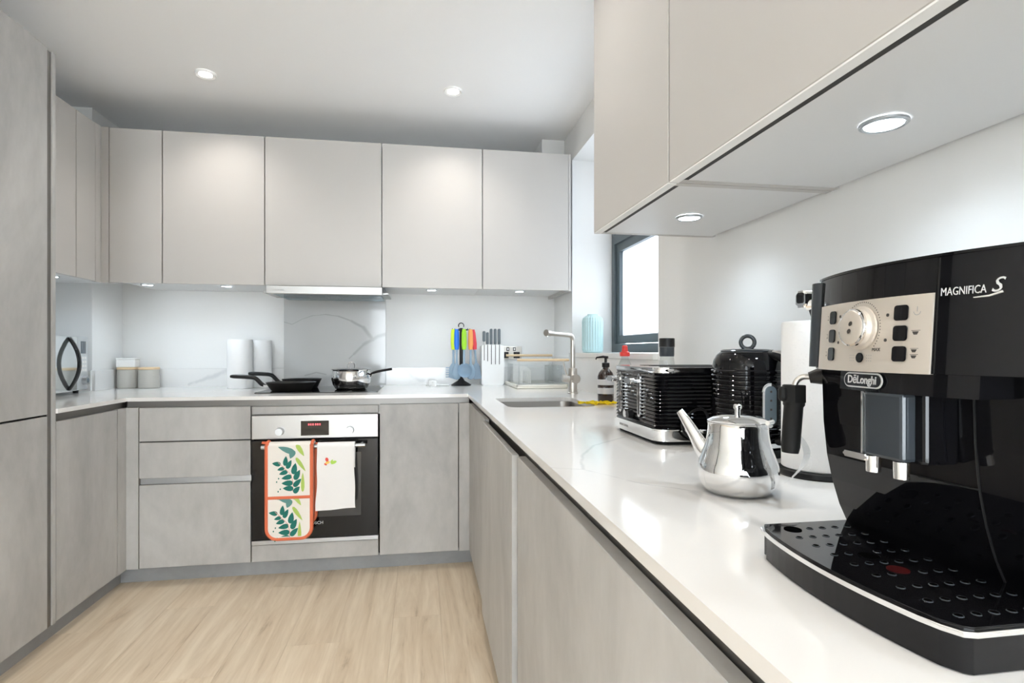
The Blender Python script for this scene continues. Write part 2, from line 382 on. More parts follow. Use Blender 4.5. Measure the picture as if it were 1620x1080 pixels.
for n_, (ax, a0, a1, p_) in enumerate(ADDED_DOORS):
    d = bpy.data.objects.new('door_%d' % (n_ + 1), None); COL.objects.link(d); d['kind'] = 'structure'
    d.location = ((a0 + a1) / 2, p_ - .05, 0) if ax == 'x' else (p_ - .05, (a0 + a1) / 2, 0)
    for k in range(2):
        u0 = a0 + k * (a1 - a0) / 2; u1 = u0 + (a1 - a0) / 2
        def B_(bm, c0, c1, t0, t1, z0, z1): return box(bm, c0, c1, p_ + t0, p_ + t1, z0, z1) if ax == 'x' else box(bm, p_ + t0, p_ + t1, c0, c1, z0, z1)
        b = BM(); B_(b, u0, u0 + .06, -.08, -.02, 0, 2.34); B_(b, u1 - .06, u1, -.08, -.02, 0, 2.34); B_(b, u0 + .06, u1 - .06, -.08, -.02, 0, .09); B_(b, u0 + .06, u1 - .06, -.08, -.02, 2.26, 2.34)
        obj('door_leaf', b, 'win_frame', d); obj('pane', B_(BM(), u0 + .06, u1 - .06, -.055, -.045, .09, 2.26), 'window_glass', d)

# window in the right wall
XF = 1.147
w = bpy.data.objects.new('window_1', None); COL.objects.link(w); w.location = (XF, (WY0 + WY1) / 2, WZ0); w['kind'] = 'structure'
def frame_y(bm, y0, y1, z0, z1, t, x0, x1):
    box(bm, x0, x1, y0, y0 + t, z0, z1); box(bm, x0, x1, y1 - t, y1, z0, z1); box(bm, x0, x1, y0 + t, y1 - t, z0, z0 + t); box(bm, x0, x1, y0 + t, y1 - t, z1 - t, z1); return bm
ZB = 1.088
fr = frame_y(BM(), WY0, WY1, ZB, WZ1, 0.05, XF, XF + .07); box(fr, XF, XF + .07, WY0 + .05, WY1 - .05, 1.735, 1.79)
obj('window_frame', fr, 'win_frame', w)
for z0, z1 in ((ZB + .05, 1.735), (1.79, WZ1 - .05)):
    s_ = obj('sash', frame_y(BM(), WY0 + .055, WY1 - .055, z0 + .004, z1 - .004, 0.045, XF + .014, XF + .06), 'win_frame', w)
    g_ = obj('pane', bx(XF + .034, XF + .040, WY0 + .10, WY1 - .10, z0 + .049, z1 - .049), 'frosted_glass', w)
portal('portal_window', (XF + .09, (WY0 + WY1) / 2, (WZ0 + WZ1) / 2), (0, PI / 2, 0), WZ1 - WZ0, WY1 - WY0)
sill = tag(obj('window_sill', bx(XR - 0.022, XF, WY0, WY1, WZ0, 1.087, bev=.002), 'upstand_quartz'), 'pale quartz sill board running under the window', 'sill')

# plinths
struct('baseboard_back', bx(-1.40, 0.30, 2.915, 2.93, 0, 0.076), 'plinth')
struct('baseboard_left', bx(-1.415, -1.40, 0.6, 2.93, 0, 0.076), 'plinth')
struct('baseboard_right', bx(0.30, 0.315, -0.4, 2.915, 0, 0.076), 'plinth')

# ------------------------------------------------------------------ worktop, upstands, splashback
def worktop():
    bm = BM()
    outer = [(XL, 2.352), (-1.345, 2.352), (-1.345, 2.854), (0.239, 2.854), (0.239, -0.45), (XR, -0.45), (XR, YW), (COLX, YW), (COLX, COLY), (XL, COLY)]
    hole = rrect(0.337, 0.69, 2.125, 2.560, 0.045)
    es = []
    for loop in (outer, hole):
        vs = [bm.verts.new((x, y, CB)) for x, y in loop]
        es += [bm.edges.new((vs[i], vs[(i + 1) % len(vs)])) for i in range(len(vs))]
    bmesh.ops.triangle_fill(bm, use_beauty=True, use_dissolve=False, edges=es)
    r = bmesh.ops.extrude_face_region(bm, geom=bm.faces[:])
    for g in r['geom']:
        if isinstance(g, bmesh.types.BMVert): g.co.z = CT
    bmesh.ops.recalc_face_normals(bm, faces=bm.faces[:])
    return bm
tag(obj('worktop', worktop(), 'quartz'), 'white quartz worktop with faint grey veins running round three sides', 'worktop')
tag(obj('upstand', bx(COLX, -0.846, 3.70, YW, CT, 0.990), 'upstand_quartz'), 'low quartz upstand on back wall left of the hob', 'upstand')
tag(obj('upstand', bx(-0.220, XR - .015, 3.70, YW, CT, 0.990), 'upstand_quartz'), 'low quartz upstand on back wall behind knife block and utensils', 'upstand')
tag(obj('upstand', bx(COLX, COLX + .015, COLY, 3.70, CT, 0.990), 'upstand_quartz'), 'short quartz upstand beside the two grey canisters', 'upstand')
tag(obj('upstand', bx(XL, COLX, COLY - .015, COLY, CT, 0.990), 'upstand_quartz'), 'quartz upstand behind the microwave', 'upstand')
tag(obj('upstand', bx(XR - .015, XR, 1.95, 3.72, CT, 1.0615), 'upstand_quartz'), 'tall quartz upstand under the window sill', 'upstand')
tag(obj('upstand', bx(XR - .015, XR, -0.45, 1.95, CT, 0.990), 'upstand_quartz'), 'low quartz upstand behind the coffee machine', 'upstand')
tag(obj('splashback', bx(-0.844, -0.222, 3.69, YW, CT, 1.4705), 'marble_panel'), 'grey marble splashback panel with a curving vein behind the hob', 'splashback')

# ------------------------------------------------------------------ base cabinets
DB, DT = 0.0775, 0.832   # door bottom / top
YB = 2.866               # back run front face
G = 0.0018
def door_y(name, x0, x1, z0, z1, y, m, parent, t=0.019): return obj(name, bx(x0 + G, x1 - G, y, y + t, z0 + G, z1 - G, bev=.0012, seg=1), m, parent)
def door_x(name, y0, y1, z0, z1, x, m, parent, t=0.019, sgn=1): # front face at x, thickness goes sgn
    a, c = (x, x + t * sgn) if sgn > 0 else (x + t * sgn, x)
    return obj(name, bx(a, c, y0 + G, y1 - G, z0 + G, z1 - G, bev=.0012, seg=1), m, parent)
# aluminium finger channels under the worktop
b = BM(); box(b, -1.36, 0.2475, YB + .024, YB + .03, DT - .05, CB); struct('trim_3', b, 'channel')
b = BM(); box(b, -1.381, -1.375, 2.354, YB + .03, DT - .05, CB); struct('trim_4', b, 'channel')
b = BM(); box(b, 0.2715, 0.2775, -0.45, YB + .03, DT - .05, CB); struct('trim_5', b, 'channel')
# drawer unit
t = thing('drawer_cabinet', 'concrete-look three-drawer base unit left of the oven', 'cabinet', (-1.055, YB, 0))
obj('carcass', bx(-1.354, -0.808, YB + .045, 3.60, DB, CB - .005), 'dark_gap', t)
obj('corner_post', bx(-1.354, -1.302, YB, YB + .019, DB, DT), 'concrete', t)
for z0, z1 in ((0.671, DT), (0.498, 0.669), (DB, 0.470)): door_y('drawer_front', -1.300, -0.806, z0, z1, YB, 'concrete', t)
h = obj('handle_channel', bx(-1.298, -0.808, YB + .012, YB + .028, 0.470, 0.498), 'alu', t)
# oven housing
t = thing('oven_housing', 'concrete-look oven housing with a slim strip above and panel below', 'cabinet', (-0.505, YB, 0))
obj('carcass', bx(-0.806, -0.206, YB + .60, 3.60, DB, CB - .005), 'dark_gap', t)
door_y('top_strip', -0.804, -0.206, 0.790, DT - .002, YB, 'concrete', t); door_y('bottom_panel', -0.804, -0.206, DB, 0.160, YB, 'concrete', t)
# oven
ov = thing('oven', 'built-in black glass oven with steel control panel', 'oven', (-0.505, YB, 0.165))
obj('oven_body', bx(-0.798, -0.212, YB + .022, YB + .58, 0.168, 0.786), 'black', ov)
cp = obj('control_panel', bx(-0.800, -0.208, YB - .012, YB + .02, 0.672, 0.786, bev=.002), 'steel', ov)
obj('display', bx(-0.574, -0.443, YB - .0135, YB - .011, 0.686, 0.757), 'black_glass', ov)
b = BM()
for k, x in enumerate((-.540, -.530, -.520, -.508, -.498, -.488)): box(b, x, x + .006, YB - .0145, YB - .0134, .735, .744)
obj('display_digits', b, 'display_red', ov)
for x in (-0.670, -0.342):
    k = obj('dial', cyl((x, YB - .012, .709), (x, YB - .040, .709), .0195, .017, 32), 'alu', ov, True)
    obj('dial_mark', bx(x - .001, x + .001, YB - .0372, YB - .0358, .709, .726), 'dark_print', k)
dr = obj('oven_door', bx(-0.800, -0.208, YB - .014, YB + .012, 0.186, 0.666, bev=.002), 'oven_glass', ov)
obj('door_window', bx(-0.725, -0.290, YB - .0148, YB - .0138, 0.288, 0.600), 'oven_window', dr)
obj('bottom_trim', bx(-0.800, -0.208, YB - .012, YB + .02, 0.164, 0.183), 'alu', ov)
b = tube([(-0.742, 2.800, .641), (-0.265, 2.800, .641)], .0095, 16)
hd = obj('door_handle', b, 'alu', dr, True)
for x in (-0.722, -0.285): obj('handle_bracket', cyl((x, 2.80, .641), (x, YB - .012, .641), .007, None, 12), 'alu', hd, True)
text('maker_lettering', 'BOSCH', 0.021, (-0.503, YB - .0148, .259), (1, 0, 0), (0, 0, 1), 'silver_print', dr)
# door cabinet right of the oven
t = thing('base_cabinet', 'concrete-look single-door base unit right of the oven', 'cabinet', (0.0, YB, 0))
obj('carcass', bx(-0.202, 0.2475, YB + .045, 3.60, DB, CB - .005), 'dark_gap', t)
door_y('door', -0.202, 0.192, DB, DT, YB, 'concrete', t); obj('corner_post', bx(0.1945, 0.2475, YB, YB + .019, DB, DT), 'concrete', t)
# left run
t = thing('base_cabinet', 'concrete-look base unit under the microwave', 'cabinet', (-1.36, 2.6, 0))
obj('carcass', bx(XL + .01, -1.385, 2.356, YB + .03, DB, CB - .005), 'dark_gap', t)
door_x('door', 2.356, 2.790, DB, DT, -1.354, 'concrete', t, sgn=-1); obj('corner_post', bx(-1.373, -1.354, 2.7935, YB, DB, DT), 'concrete', t)
# right run
t = thing('sink_cabinet', 'grey corner base unit under the sink', 'cabinet', (0.2475, 2.5, 0))
obj('carcass', bx(0.292, XR - .02, 2.176, YB + .02, DB, 0.66), 'dark_gap', t)
door_x('door', 2.176, YB, DB, DT, 0.2475, 'concrete', t)
t = thing('base_cabinet', 'grey base unit with a slightly proud door in front of the toaster', 'cabinet', (0.2475, 1.8, 0))
obj('carcass', bx(0.292, XR - .02, 1.442, 2.176, DB, 0.66), 'dark_gap', t)
door_x('door', 1.446, 2.172, DB, DT - .006, 0.236, 'concrete', t)
t = thing('base_cabinet', 'wide grey base unit in the right foreground below the coffee machine', 'cabinet', (0.2475, 0.8, 0))
obj('carcass', bx(0.292, XR - .02, 0.30, 1.436, DB, CB - .005), 'dark_gap', t)
door_x('door', 0.30, 1.428, DB, DT - .006, 0.2475, 'concrete', t, .022)
# tall housing
t = thing('tall_cabinet', 'tall concrete-look fridge housing at the left edge', 'cabinet', (-1.36, 2.0, 0))
obj('carcass', bx(XL + .01, -1.378, 1.70, 2.322, DB, 2.20), 'dark_gap', t)
door_x('upper_door', 1.70, 2.305, 0.862, 2.212, -1.351, 'concrete', t, .022, -1); door_x('lower_door', 1.70, 2.305, DB, 0.858, -1.351, 'concrete', t, .022, -1)
obj('end_panel', bx(XL + .01, -1.351, 2.331, 2.350, DB, 2.208), 'concrete', t); obj('shadow_gap', bx(-1.40, -1.356, 2.3065, 2.3305, DB, 2.205), 'channel', t)  # dark filler strip, shade between door and end panel put in as colour
t = thing('tall_cabinet', 'second tall concrete-look housing just outside the left edge', 'cabinet', (-1.36, 1.4, 0))
obj('carcass', bx(XL + .01, -1.378, 1.10, 1.699, DB, 2.20), 'dark_gap', t)
door_x('upper_door', 1.10, 1.698, 0.862, 2.212, -1.351, 'concrete', t, .022, -1); door_x('lower_door', 1.10, 1.698, DB, 0.858, -1.351, 'concrete', t, .022, -1)

# ------------------------------------------------------------------ wall cabinets
UB, UT, YU = 1.449, 2.25, 3.18
def wall_unit(name, label, x0, x1, filler=None, ub=UB):
    t = thing(name, label, 'cabinet', ((x0 + x1) / 2, YU, ub))
    b = BM(); box(b, x0, x1, YU + .022, YW, UB + .019, UT)
    obj('carcass', b, 'carcass', t)
    door_y('door', x0, x1, ub, UT, YU, 'greige', t)
    if filler: obj('filler', bx(filler[0], filler[1] - .001, YU, YU + .019, ub, UT), 'greige', t)
    return t
wall_unit('wall_cabinet', 'narrow beige wall unit in the far left corner', -1.583, -1.332, (-1.619, -1.583))
wall_unit('wall_cabinet', 'beige wall unit left of the extractor hood', -1.330, -0.826)
wall_unit('wall_cabinet', 'beige wall unit directly above the extractor hood', -0.824, -0.213)
wall_unit('wall_cabinet', 'beige wall unit right of the extractor hood', -0.211, 0.348)
t5 = wall_unit('wall_cabinet', 'rightmost beige wall unit on the back wall', 0.350, 0.856)
obj('end_panel', bx(0.857, 0.870, YU + .004, YW, UB, UT), 'greige', t5)
# left wall units
t = thing('wall_cabinet', 'beige wall unit on the left wall above the microwave', 'cabinet', (-1.63, 3.0, UB))
obj('carcass', bx(XL, -1.641, 2.352, COLY, UB + .019, UT), 'carcass', t)
door_x('door', 2.970, 3.130, UB, UT, -1.619, 'greige', t, sgn=-1); door_x('door', 2.40, 2.968, UB, UT, -1.619, 'greige', t, sgn=-1)
obj('filler', bx(-1.638, -1.620, 3.132, YU, UB, UT), 'greige', t)
obj('underside_strip', bx(-1.70, -1.641, 2.40, 3.15, UB + .005, UB + .019), 'carcass', t)
# right wall units
XU = 0.515; RB = 1.45
for label, y0, y1 in (('beige wall unit over the toaster and kettle', 1.111, 1.625), ('large beige wall unit over the coffee machine', 0.30, 1.107), ('beige wall unit beyond the right edge', -0.45, 0.296)):
    t = thing('wall_cabinet', label, 'cabinet', (XU, (y0 + y1) / 2, RB))
    b = BM(); box(b, XU + .034, XR - .012, y0 + .019, y1 - .019, RB + .0005, RB + .02); obj('bottom_panel', b, 'carcass', t)
    obj('carcass', bx(XU + .022, XR, y0 + .019, y1 - .019, RB + .022, 2.25), 'carcass', t)
    obj('side_panel', bx(XU + .0195, XR, y0, y0 + .018, RB, 2.25), 'greige', t); obj('side_panel', bx(XU + .0195, XR, y1 - .018, y1, RB, 2.25), 'greige', t)
    obj('groove', bx(XU + .0200, XU + .0338, y0 + .019, y1 - .019, RB + .001, RB + .0215), 'dark_gap', t)  # solid dark strip flush with the underside, groove's shade given as colour
    obj('edge_strip', bx(XU + .0005, XU + .0198, y0 + G, y1 - G, RB - .0015, RB + .0012), 'white_matte', t)
    door_x('door', y0, y1, RB, 2.25, XU, 'greige', t)

# ------------------------------------------------------------------ lights
def ceiling_spot(x, y, label):
    t = thing('ceiling_light', label, 'light', (x, y, HC - .012), local=True, group='recessed ceiling spotlights')
    obj('bezel', lathe([(.030, .004), (.044, .0), (.046, .004), (.046, .0118)], 32), 'white_gloss', t, True)
    obj('lamp_lens', lathe([(0, .006), (.030, .005), (.030, .009), (0, .009)], 24), 'lamp_glow', t)
    l = bpy.data.lights.new('spot', 'SPOT'); l.energy = SPOT_E; l.color = (1.0, 0.94, 0.87); l.spot_size = math.radians(125); l.spot_blend = 0.9; l.shadow_soft_size = 0.035
    o = bpy.data.objects.new('spot', l); COL.objects.link(o); o.parent = t; o.location = (0, 0, -.004)
for i, (x, y, lb) in enumerate([(-1.018, 2.890, 'left recessed ceiling spotlight in view'), (0.165, 2.876, 'right recessed ceiling spotlight in view')] +
        [(x, y, 'recessed ceiling spotlight out of view, ' + sx_ + ' of the ' + ry_ + ' row') for y, ry_ in ((1.45, 'second'), (0.0, 'third'), (-1.45, 'fourth'), (-2.8, 'fifth')) for x, sx_ in ((-1.018, 'left'), (0.165, 'right'))]):
    ceiling_spot(x, y, lb)
def led(x, y, z, label):
    t = thing('cabinet_light', label, 'light', (x, y, z - .006), local=True, group='round lights under the wall units')
    obj('bezel', lathe([(.027, .002), (.030, .0), (.034, .002), (.034, .0058)], 32), 'alu', t, True)
    obj('lamp_lens', lathe([(0, .0015), (.027, .002), (.027, .005), (0, .005)], 24), 'led_glow', t)
    l = bpy.data.lights.new('led', 'SPOT'); l.energy = LED_E; l.color = (0.76, 0.89, 1.0); l.spot_size = math.radians(150); l.spot_blend = 1.0; l.shadow_soft_size = 0.025
    o = bpy.data.objects.new('led', l); COL.objects.link(o); o.parent = t; o.location = (0, 0, -.003)
U = UB + .019
led(-1.497, 3.40, U, 'cabinet light under the narrow corner unit'); led(-1.086, 3.40, U, 'cabinet light just left of the hood')
led(0.067, 3.42, U, 'cabinet light just right of the hood'); led(0.604, 3.41, U, 'cabinet light above the dish rack')
led(-1.80, 3.10, UB + .019, 'cabinet light above the microwave')
led(0.700, 1.384, RB, 'smaller-looking round light above the toaster'); led(0.710, 0.765, RB, 'big-looking round light above the coffee machine')
led(0.70, 0.1, RB, 'cabinet light beyond the right edge')

# ------------------------------------------------------------------ extractor hood
t = thing('extractor_hood', 'slim steel pull-out extractor hood over the hob', 'hood', (-0.515, 3.3, 1.40))
obj('hood_body', bx(-0.800, -0.225, 3.21, 3.62, 1.425, 1.468), 'alu', t)
fs = obj('front_strip', bx(-0.812, -0.208, 3.150, 3.178, 1.404, 1.447, bev=.002), 'steel', t)
b = BM()
for x in (-0.765, -0.750, -0.738, -0.728): box(b, x, x + .007, 3.1488, 3.1502, 1.421, 1.428)
obj('control_marks', b, 'grey_print', fs)
obj('glass_visor', bx(-0.795, -0.222, 3.18, 3.60, 1.409, 1.415), 'hood_glass', t)
for x in (-0.70, -0.33): obj('filter', bx(x - .15, x + .15, 3.24, 3.55, 1.417, 1.424), 'steel', t)

# ------------------------------------------------------------------ hob, pans
t = thing('hob', 'flat black glass induction hob set in the worktop', 'hob', (-0.53, 3.3, CT))
obj('glass_top', prism(rrect(-0.838, -0.222, 3.03, 3.56, .006, 3), 'z', CT + .0003, CT + .005, bev=.001), 'black_glass', t)
HZ = CT + .005
def pan(loc, r, h, rz, label, grp):
    t = thing('frying_pan', label, 'pan', loc, rz, True, grp)
    obj('pan_body', lathe([(0, 0), (r * .74, 0), (r * .80, .004), (r, h), (r + .002, h + .001), (r - .003, h), (r * .78, .007), (0, .006)], 56), 'pan_black', t, True)
    L_ = .18
    pts = spline([(-r * .90, 0, h * .55), (-r - .02, 0, h * .75), (-r - .055, 0, h + .022), (-r - .10, 0, h + .030), (-r - L_, 0, h + .034)], 6)
    obj('handle', tube(pts, [.013] * 6 + [.016] * (len(pts) - 8) + [.015, .011], 12, squash=(.7, 1)), 'black', t, True)
    obj('rivet_plate', bx(-r - .012, -r * .9, -.014, .014, h * .40, h * .72), 'steel', t)
pan((-0.69, 3.185, HZ), .128, .044, 0.0, 'front black frying pan on the hob with its handle pointing left', 'frying pans')
pan((-0.685, 3.435, HZ), .110, .050, 0.05, 'smaller black frying pan behind the front one', 'frying pans')
# saucepan
t = thing('saucepan', 'shiny steel saucepan with lid and black handle on the hob', 'saucepan', (-0.383, 3.245, HZ), 0, True)
obj('pot_body', lathe([(0, 0), (.078, 0), (.086, .004), (.100, .028), (.107, .055), (.105, .085), (.099, .103), (.101, .108), (.097, .108), (.095, .085), (.098, .03), (.07, .006), (0, .006)], 56), 'chrome', t, True)
b = lathe([(.110, .109), (.113, .111), (.108, .114), (.07, .120), (.02, .125), (0, .125), (0, .122), (.07, .116), (.110, .109)], 48)
ld = obj('lid', b, 'chrome', t, True)
obj('lid_handle', torus((0, 0, .132), .019, .0032, 'y', 24, 8, a0=-.3, a1=PI + .3), 'chrome', ld, True)
pts = spline([(.098, -.01, .075), (.125, -.012, .092), (.17, -.016, .103), (.225, -.02, .112)], 6)
hd = obj('handle', tube(pts, [.009] * 4 + [.010] * (len(pts) - 4), 12, squash=(.7, 1)), 'black', t, True)
obj('handle_bracket', cyl((.096, -.01, .070), (.122, -.012, .091), .008, .007, 12), 'chrome', hd, True)

# ------------------------------------------------------------------ paper rolls, canisters
def roll(name, loc, r, h, label, base=False, grp=None):
    t = thing(name, label, 'paper roll', loc, random.uniform(0, 6), True, grp)
    z0 = .012 if base else 0.0
    obj('paper', lathe([(.02, z0), (r - .002, z0), (r, z0 + .002), (r, z0 + h - .003), (r - .002, z0 + h), (.021, z0 + h), (.021, z0 + h - .03), (.02, z0)], 64), 'paper_towel', t, True)
    obj('core', lathe([(.0185, z0 + .001), (.0205, z0 + .001), (.0205, z0 + h - .001), (.0185, z0 + h - .001), (.0185, z0 + .001)], 32), 'ceramic_grey', t, True)
    if base:
        obj('holder_base', lathe([(0, 0), (r + .006, 0), (r + .008, .003), (r + .007, .010), (r + .003, .0115), (0, .0115)], 64), 'black', t, True)
        obj('holder_pole', cyl((0, 0, .0115), (0, 0, h + .03), .006, None, 16), 'black', t, True)
roll('paper_roll', (-1.045, 3.50, CT), .069, .285, 'front white paper towel roll behind the pans', grp='paper towel rolls by the hob')
roll('paper_roll', (-0.968, 3.621, CT), .069, .283, 'rear white paper towel roll half hidden beside the splashback', grp='paper towel rolls by the hob')
def canister(x, y, label):
    t = thing('canister', label, 'canister', (x, y, CT), 0, True, 'grey canisters')
    prof = [(0, 0), (.050, 0), (.053, .003)]
    for k in range(11):
        z = .008 + k * .009; prof += [(.0545, z), (.0535, z + .004)]
    prof += [(.054, .108), (.050, .109), (0, .109)]
    obj('jar_body', lathe(prof, 48), 'ceramic_grey', t, True)
    obj('wooden_lid', lathe([(0, .1095), (.054, .1095), (.0555, .111), (.0555, .121), (.054, .123), (0, .123)], 48), 'light_wood', t, True)
canister(-1.700, 3.62, 'left ridged grey canister with a white box on its wooden lid'); canister(-1.578, 3.60, 'right ridged grey canister with bare wooden lid')
t = thing('small_box', 'small white box on the left grey canister', 'box', (-1.700, 3.62, CT + .1235), 0.1, True)
obj('box_body', bx(-.049, .049, -.036, .036, 0, .044, bev=.003), 'white_matte', t); obj('box_lid', bx(-.050, .050, -.037, .037, .0445, .053, bev=.002), 'white_matte', t)

# ------------------------------------------------------------------ microwave (local x = width to the right seen from its front, front at y=0)
t = thing('microwave', 'silver microwave with a curved lens-shaped handle on the left counter', 'microwave', (-1.712, 3.050, CT), PI / 2 + 0.15, True)
W2 = .232
obj('casing', bx(-W2, W2, .008, .300, .016, .292, bev=.006), 'mw_panel', t)
mdoor = obj('door', bx(-W2, .105, -.012, .0075, .018, .290, bev=.004), 'mw_silver', t)
obj('door_window', bx(-.20, .015, -.0126, -.0118, .06, .25), 'mw_silver', mdoor)
pnl = obj('control_panel', bx(.1065, W2, -.012, .0075, .018, .290, bev=.004), 'mw_panel', t)
obj('display', bx(.145, .205, -.0130, -.0118, .205, .268), 'mw_display', pnl)
for r_ in range(4):
    for c_ in range(3): obj('button', bx(.137 + c_ * .027, .158 + c_ * .027, -.0135, -.0118, .112 + r_ * .021, .126 + r_ * .021, bev=.001, seg=1), 'white_gloss', pnl)
k = obj('dial', cyl((.178, -.012, .066), (.178, -.032, .066), .024, .022, 32), 'alu', pnl, True)
obj('dial_cap', cyl((.178, -.032, .066), (.178, -.0335, .066), .013, .012, 24), 'gauge', k, True)
pts = [(.012, -.012 - .043 * (1 - q * q), .155 + .128 * q) for q in [(-1 + 2 * i / 24) for i in range(25)]]
hb_ = obj('door_handle', tube(pts, .013, 12, squash=(.55, 1.5)), 'gloss_black', mdoor, True)
obj('handle_trim', tube([(.0325, p[1] - .001, p[2]) for p in pts], .0025, 8), 'chrome', hb_, True)
for x in (-.2, .2):
    for y in (.03, .27): obj('foot', cyl((x, y, 0), (x, y, .017), .012, .014, 16), 'black', t)

# ------------------------------------------------------------------ plug, utensils, knives
t = thing('power_plug', 'white plug and cable lying on the counter left of the utensils', 'plug', (0.075, 3.50, CT), 0, True)
obj('plug_body', prism(rrect(-.024, .024, 0, .036, .010), 'y', -.014, .014, bev=.003), 'white_gloss', t, True)
for x, z in ((0, .028), (-.011, .010), (.011, .010)): obj('pin', bx(x - .003, x + .003, -.031, -.0142, z - .002, z + .002), 'steel', t)
pts = spline([(.0, .014, .016), (.03, .03, .010), (.07, .035, .007), (.10, .028, .006), (.085, .055, .006), (.03, .075, .006), (-.04, .10, .006)], 8)
obj('cable', tube(pts, [.007] * 8 + [.0045] * (len(pts) - 8), 10), 'white_gloss', t, True)

UX, UY = 0.256, 3.575
t = thing('utensil_stand', 'black rotating utensil stand with a wire loop on top', 'stand', (UX, UY, CT), 0, True)
obj('base', lathe([(0, 0), (.062, 0), (.064, .004), (.05, .014), (.022, .030), (.014, .045), (0, .045)], 40), 'black', t, True)
obj('pole', cyl((0, 0, .04), (0, 0, .365), .011, .010, 20), 'black', t, True)
hub = obj('hanger_ring', torus((0, 0, .352), .040, .003, 'z', 36, 8), 'black', t, True)
for k in range(6):
    a = k * PI / 3 + .2; obj('hook', tube([(.009 * math.cos(a), .009 * math.sin(a), .356), (.055 * math.cos(a), .055 * math.sin(a), .354), (.058 * math.cos(a), .058 * math.sin(a), .362)], .0022, 8), 'black', t)
obj('top_loop', torus((0, 0, .380), .017, .0028, 'y', 24, 8, a0=-.5, a1=PI + .5), 'black', t, True)
def utensil(name, label, a, rad, colour, head, tilt=0.0):
    x, y = UX + rad * math.cos(a), UY + rad * math.sin(a)
    t = thing(name, label, 'utensil', (x, y, CT + .352), a - PI / 2, True, 'hanging utensils'); t.rotation_euler = (0, tilt, 0)
    obj('handle', tube([(0, 0, .004), (0, 0, -.02), (0, 0, -.09), (0, 0, -.125)], [.011, .0150, .0165, .012], 14, squash=(1, .6)), colour, t, True)
    obj('shaft', tube([(0, 0, -.124), (0, 0, -.17), (0, 0, -.215)], [.008, .006, .008], 12, squash=(1, .5)), 'uten_grey', t, True)
    if head == 'fork':
        hb = prism([(-.030, -.30), (.010, -.312), (.026, -.29), (.028, -.25), (.012, -.212), (-.010, -.212), (-.026, -.235)], 'y', -.006, .006); o = obj('head', hb, 'uten_grey', t)
        for k in range(5): obj('tine', bx(-.048, -.026, -.004, .004, -.300 + k * .0145, -.294 + k * .0145), 'uten_grey', o)
    elif head == 'ladle':
        b_ = lathe([(.044, 0), (.046, .001), (.043, -.012), (.034, -.024), (.018, -.031), (0, -.033), (0, -.030), (.017, -.028), (.032, -.021), (.040, -.010), (.044, 0)], 40)
        bmesh.ops.rotate(b_, verts=b_.verts[:], cent=(0, 0, 0), matrix=Matrix.Rotation(PI / 2 - .25, 3, 'X')); bmesh.ops.translate(b_, verts=b_.verts[:], vec=(0.004, -.012, -.255)); obj('bowl', b_, 'uten_grey', t, True)
    elif head == 'turner': obj('blade', prism([(-.010, -.212), (.010, -.212), (.022, -.235), (.024, -.315), (-.024, -.315), (-.022, -.235)], 'y', -.003, .003), 'uten_grey', t)
    else:
        b_ = lathe([(0, -.315), (.018, -.308), (.028, -.285), (.030, -.262), (.022, -.235), (.008, -.213), (0, -.212)], 28)
        for v in b_.verts: v.co.y *= .25
        obj('bowl', b_, 'uten_grey', t, True)
utensil('pasta_fork', 'pasta fork with lime yellow handle hanging on the stand', math.radians(205), .056, 'lime', 'fork')
utensil('serving_spoon', 'spoon with blue handle hanging on the stand', math.radians(235), .054, 'blue', 'spoon')
utensil('ladle', 'ladle with green handle hanging at the front of the stand', math.radians(282), .066, 'green', 'ladle')
utensil('slotted_spoon', 'spoon with orange handle hanging on the stand', math.radians(330), .066, 'orange', 'spoon')
utensil('turner', 'turner with red handle tilted out at the right of the stand', math.radians(12), .078, 'red', 'turner', -.10)

t = thing('knife_block', 'white knife block with open slots on its front', 'knife block', (0.458, 3.56, CT), 0, True)
obj('block_body', prism(rrect(-.072, .072, 0, .258, .012), 'y', 0, .105, bev=.003), 'white_gloss', t, True)
KX = (-.056, -.034, -.010, .016, .042); KL = (.10, .105, .125, .125, .125)
for x, l_ in zip(KX, KL): obj('slot', bx(x - .0022, x + .0022, -.0008, .004, .258 - l_, .2581), 'dark_gap', t)
for i, (x, (h0, h1), lb) in enumerate(zip(KX, ((.020, .088), (.002, .080), (.002, .103), (.002, .103), (.002, .103)),
        ('leftmost kitchen knife standing a little out of the white block', 'short kitchen knife second from left in the white block', 'middle kitchen knife in the white block', 'kitchen knife second from right in the white block', 'rightmost kitchen knife in the white block'))):
    k = thing('kitchen_knife', lb, 'knife', (0.458 + x, 3.575, CT + .2585), 0, True, 'knives in the block')
    if h0 > .01: obj('blade', bx(-.0015, .0015, -.010, .010, 0, h0), 'steel', k)
    obj('handle', prism(rrect(-.008, .008, h0, h1, .0065), 'y', -.011, .011, bev=.003), 'knife_handle', k, True)

# ------------------------------------------------------------------ socket
t = thing('wall_socket', 'double steel wall socket behind the dish rack', 'socket', (0.60, YW, 1.04))
obj('face_plate', bx(.527, .673, 3.711, YW, 1.043, 1.129, bev=.002), 'brushed', t)
for x in (.562, .638):
    obj('insert', bx(x - .021, x + .021, 3.7095, 3.7112, 1.050, 1.092), 'black', t)
    for dx, z in ((0, 1.083), (-.011, 1.062), (.011, 1.062)): obj('pin_hole', bx(x + dx - .0035, x + dx + .0035, 3.7085, 3.7096, z - .004, z + .004), 'dark_gap', t)
for x in (.578, .622):
    s_ = obj('switch', bx(x - .009, x + .009, 3.7065, 3.7112, 1.099, 1.123, bev=.001), 'black', t); obj('rocker', bx(x - .004, x + .004, 3.7055, 3.7068, 1.104, 1.118), 'white_gloss', s_)

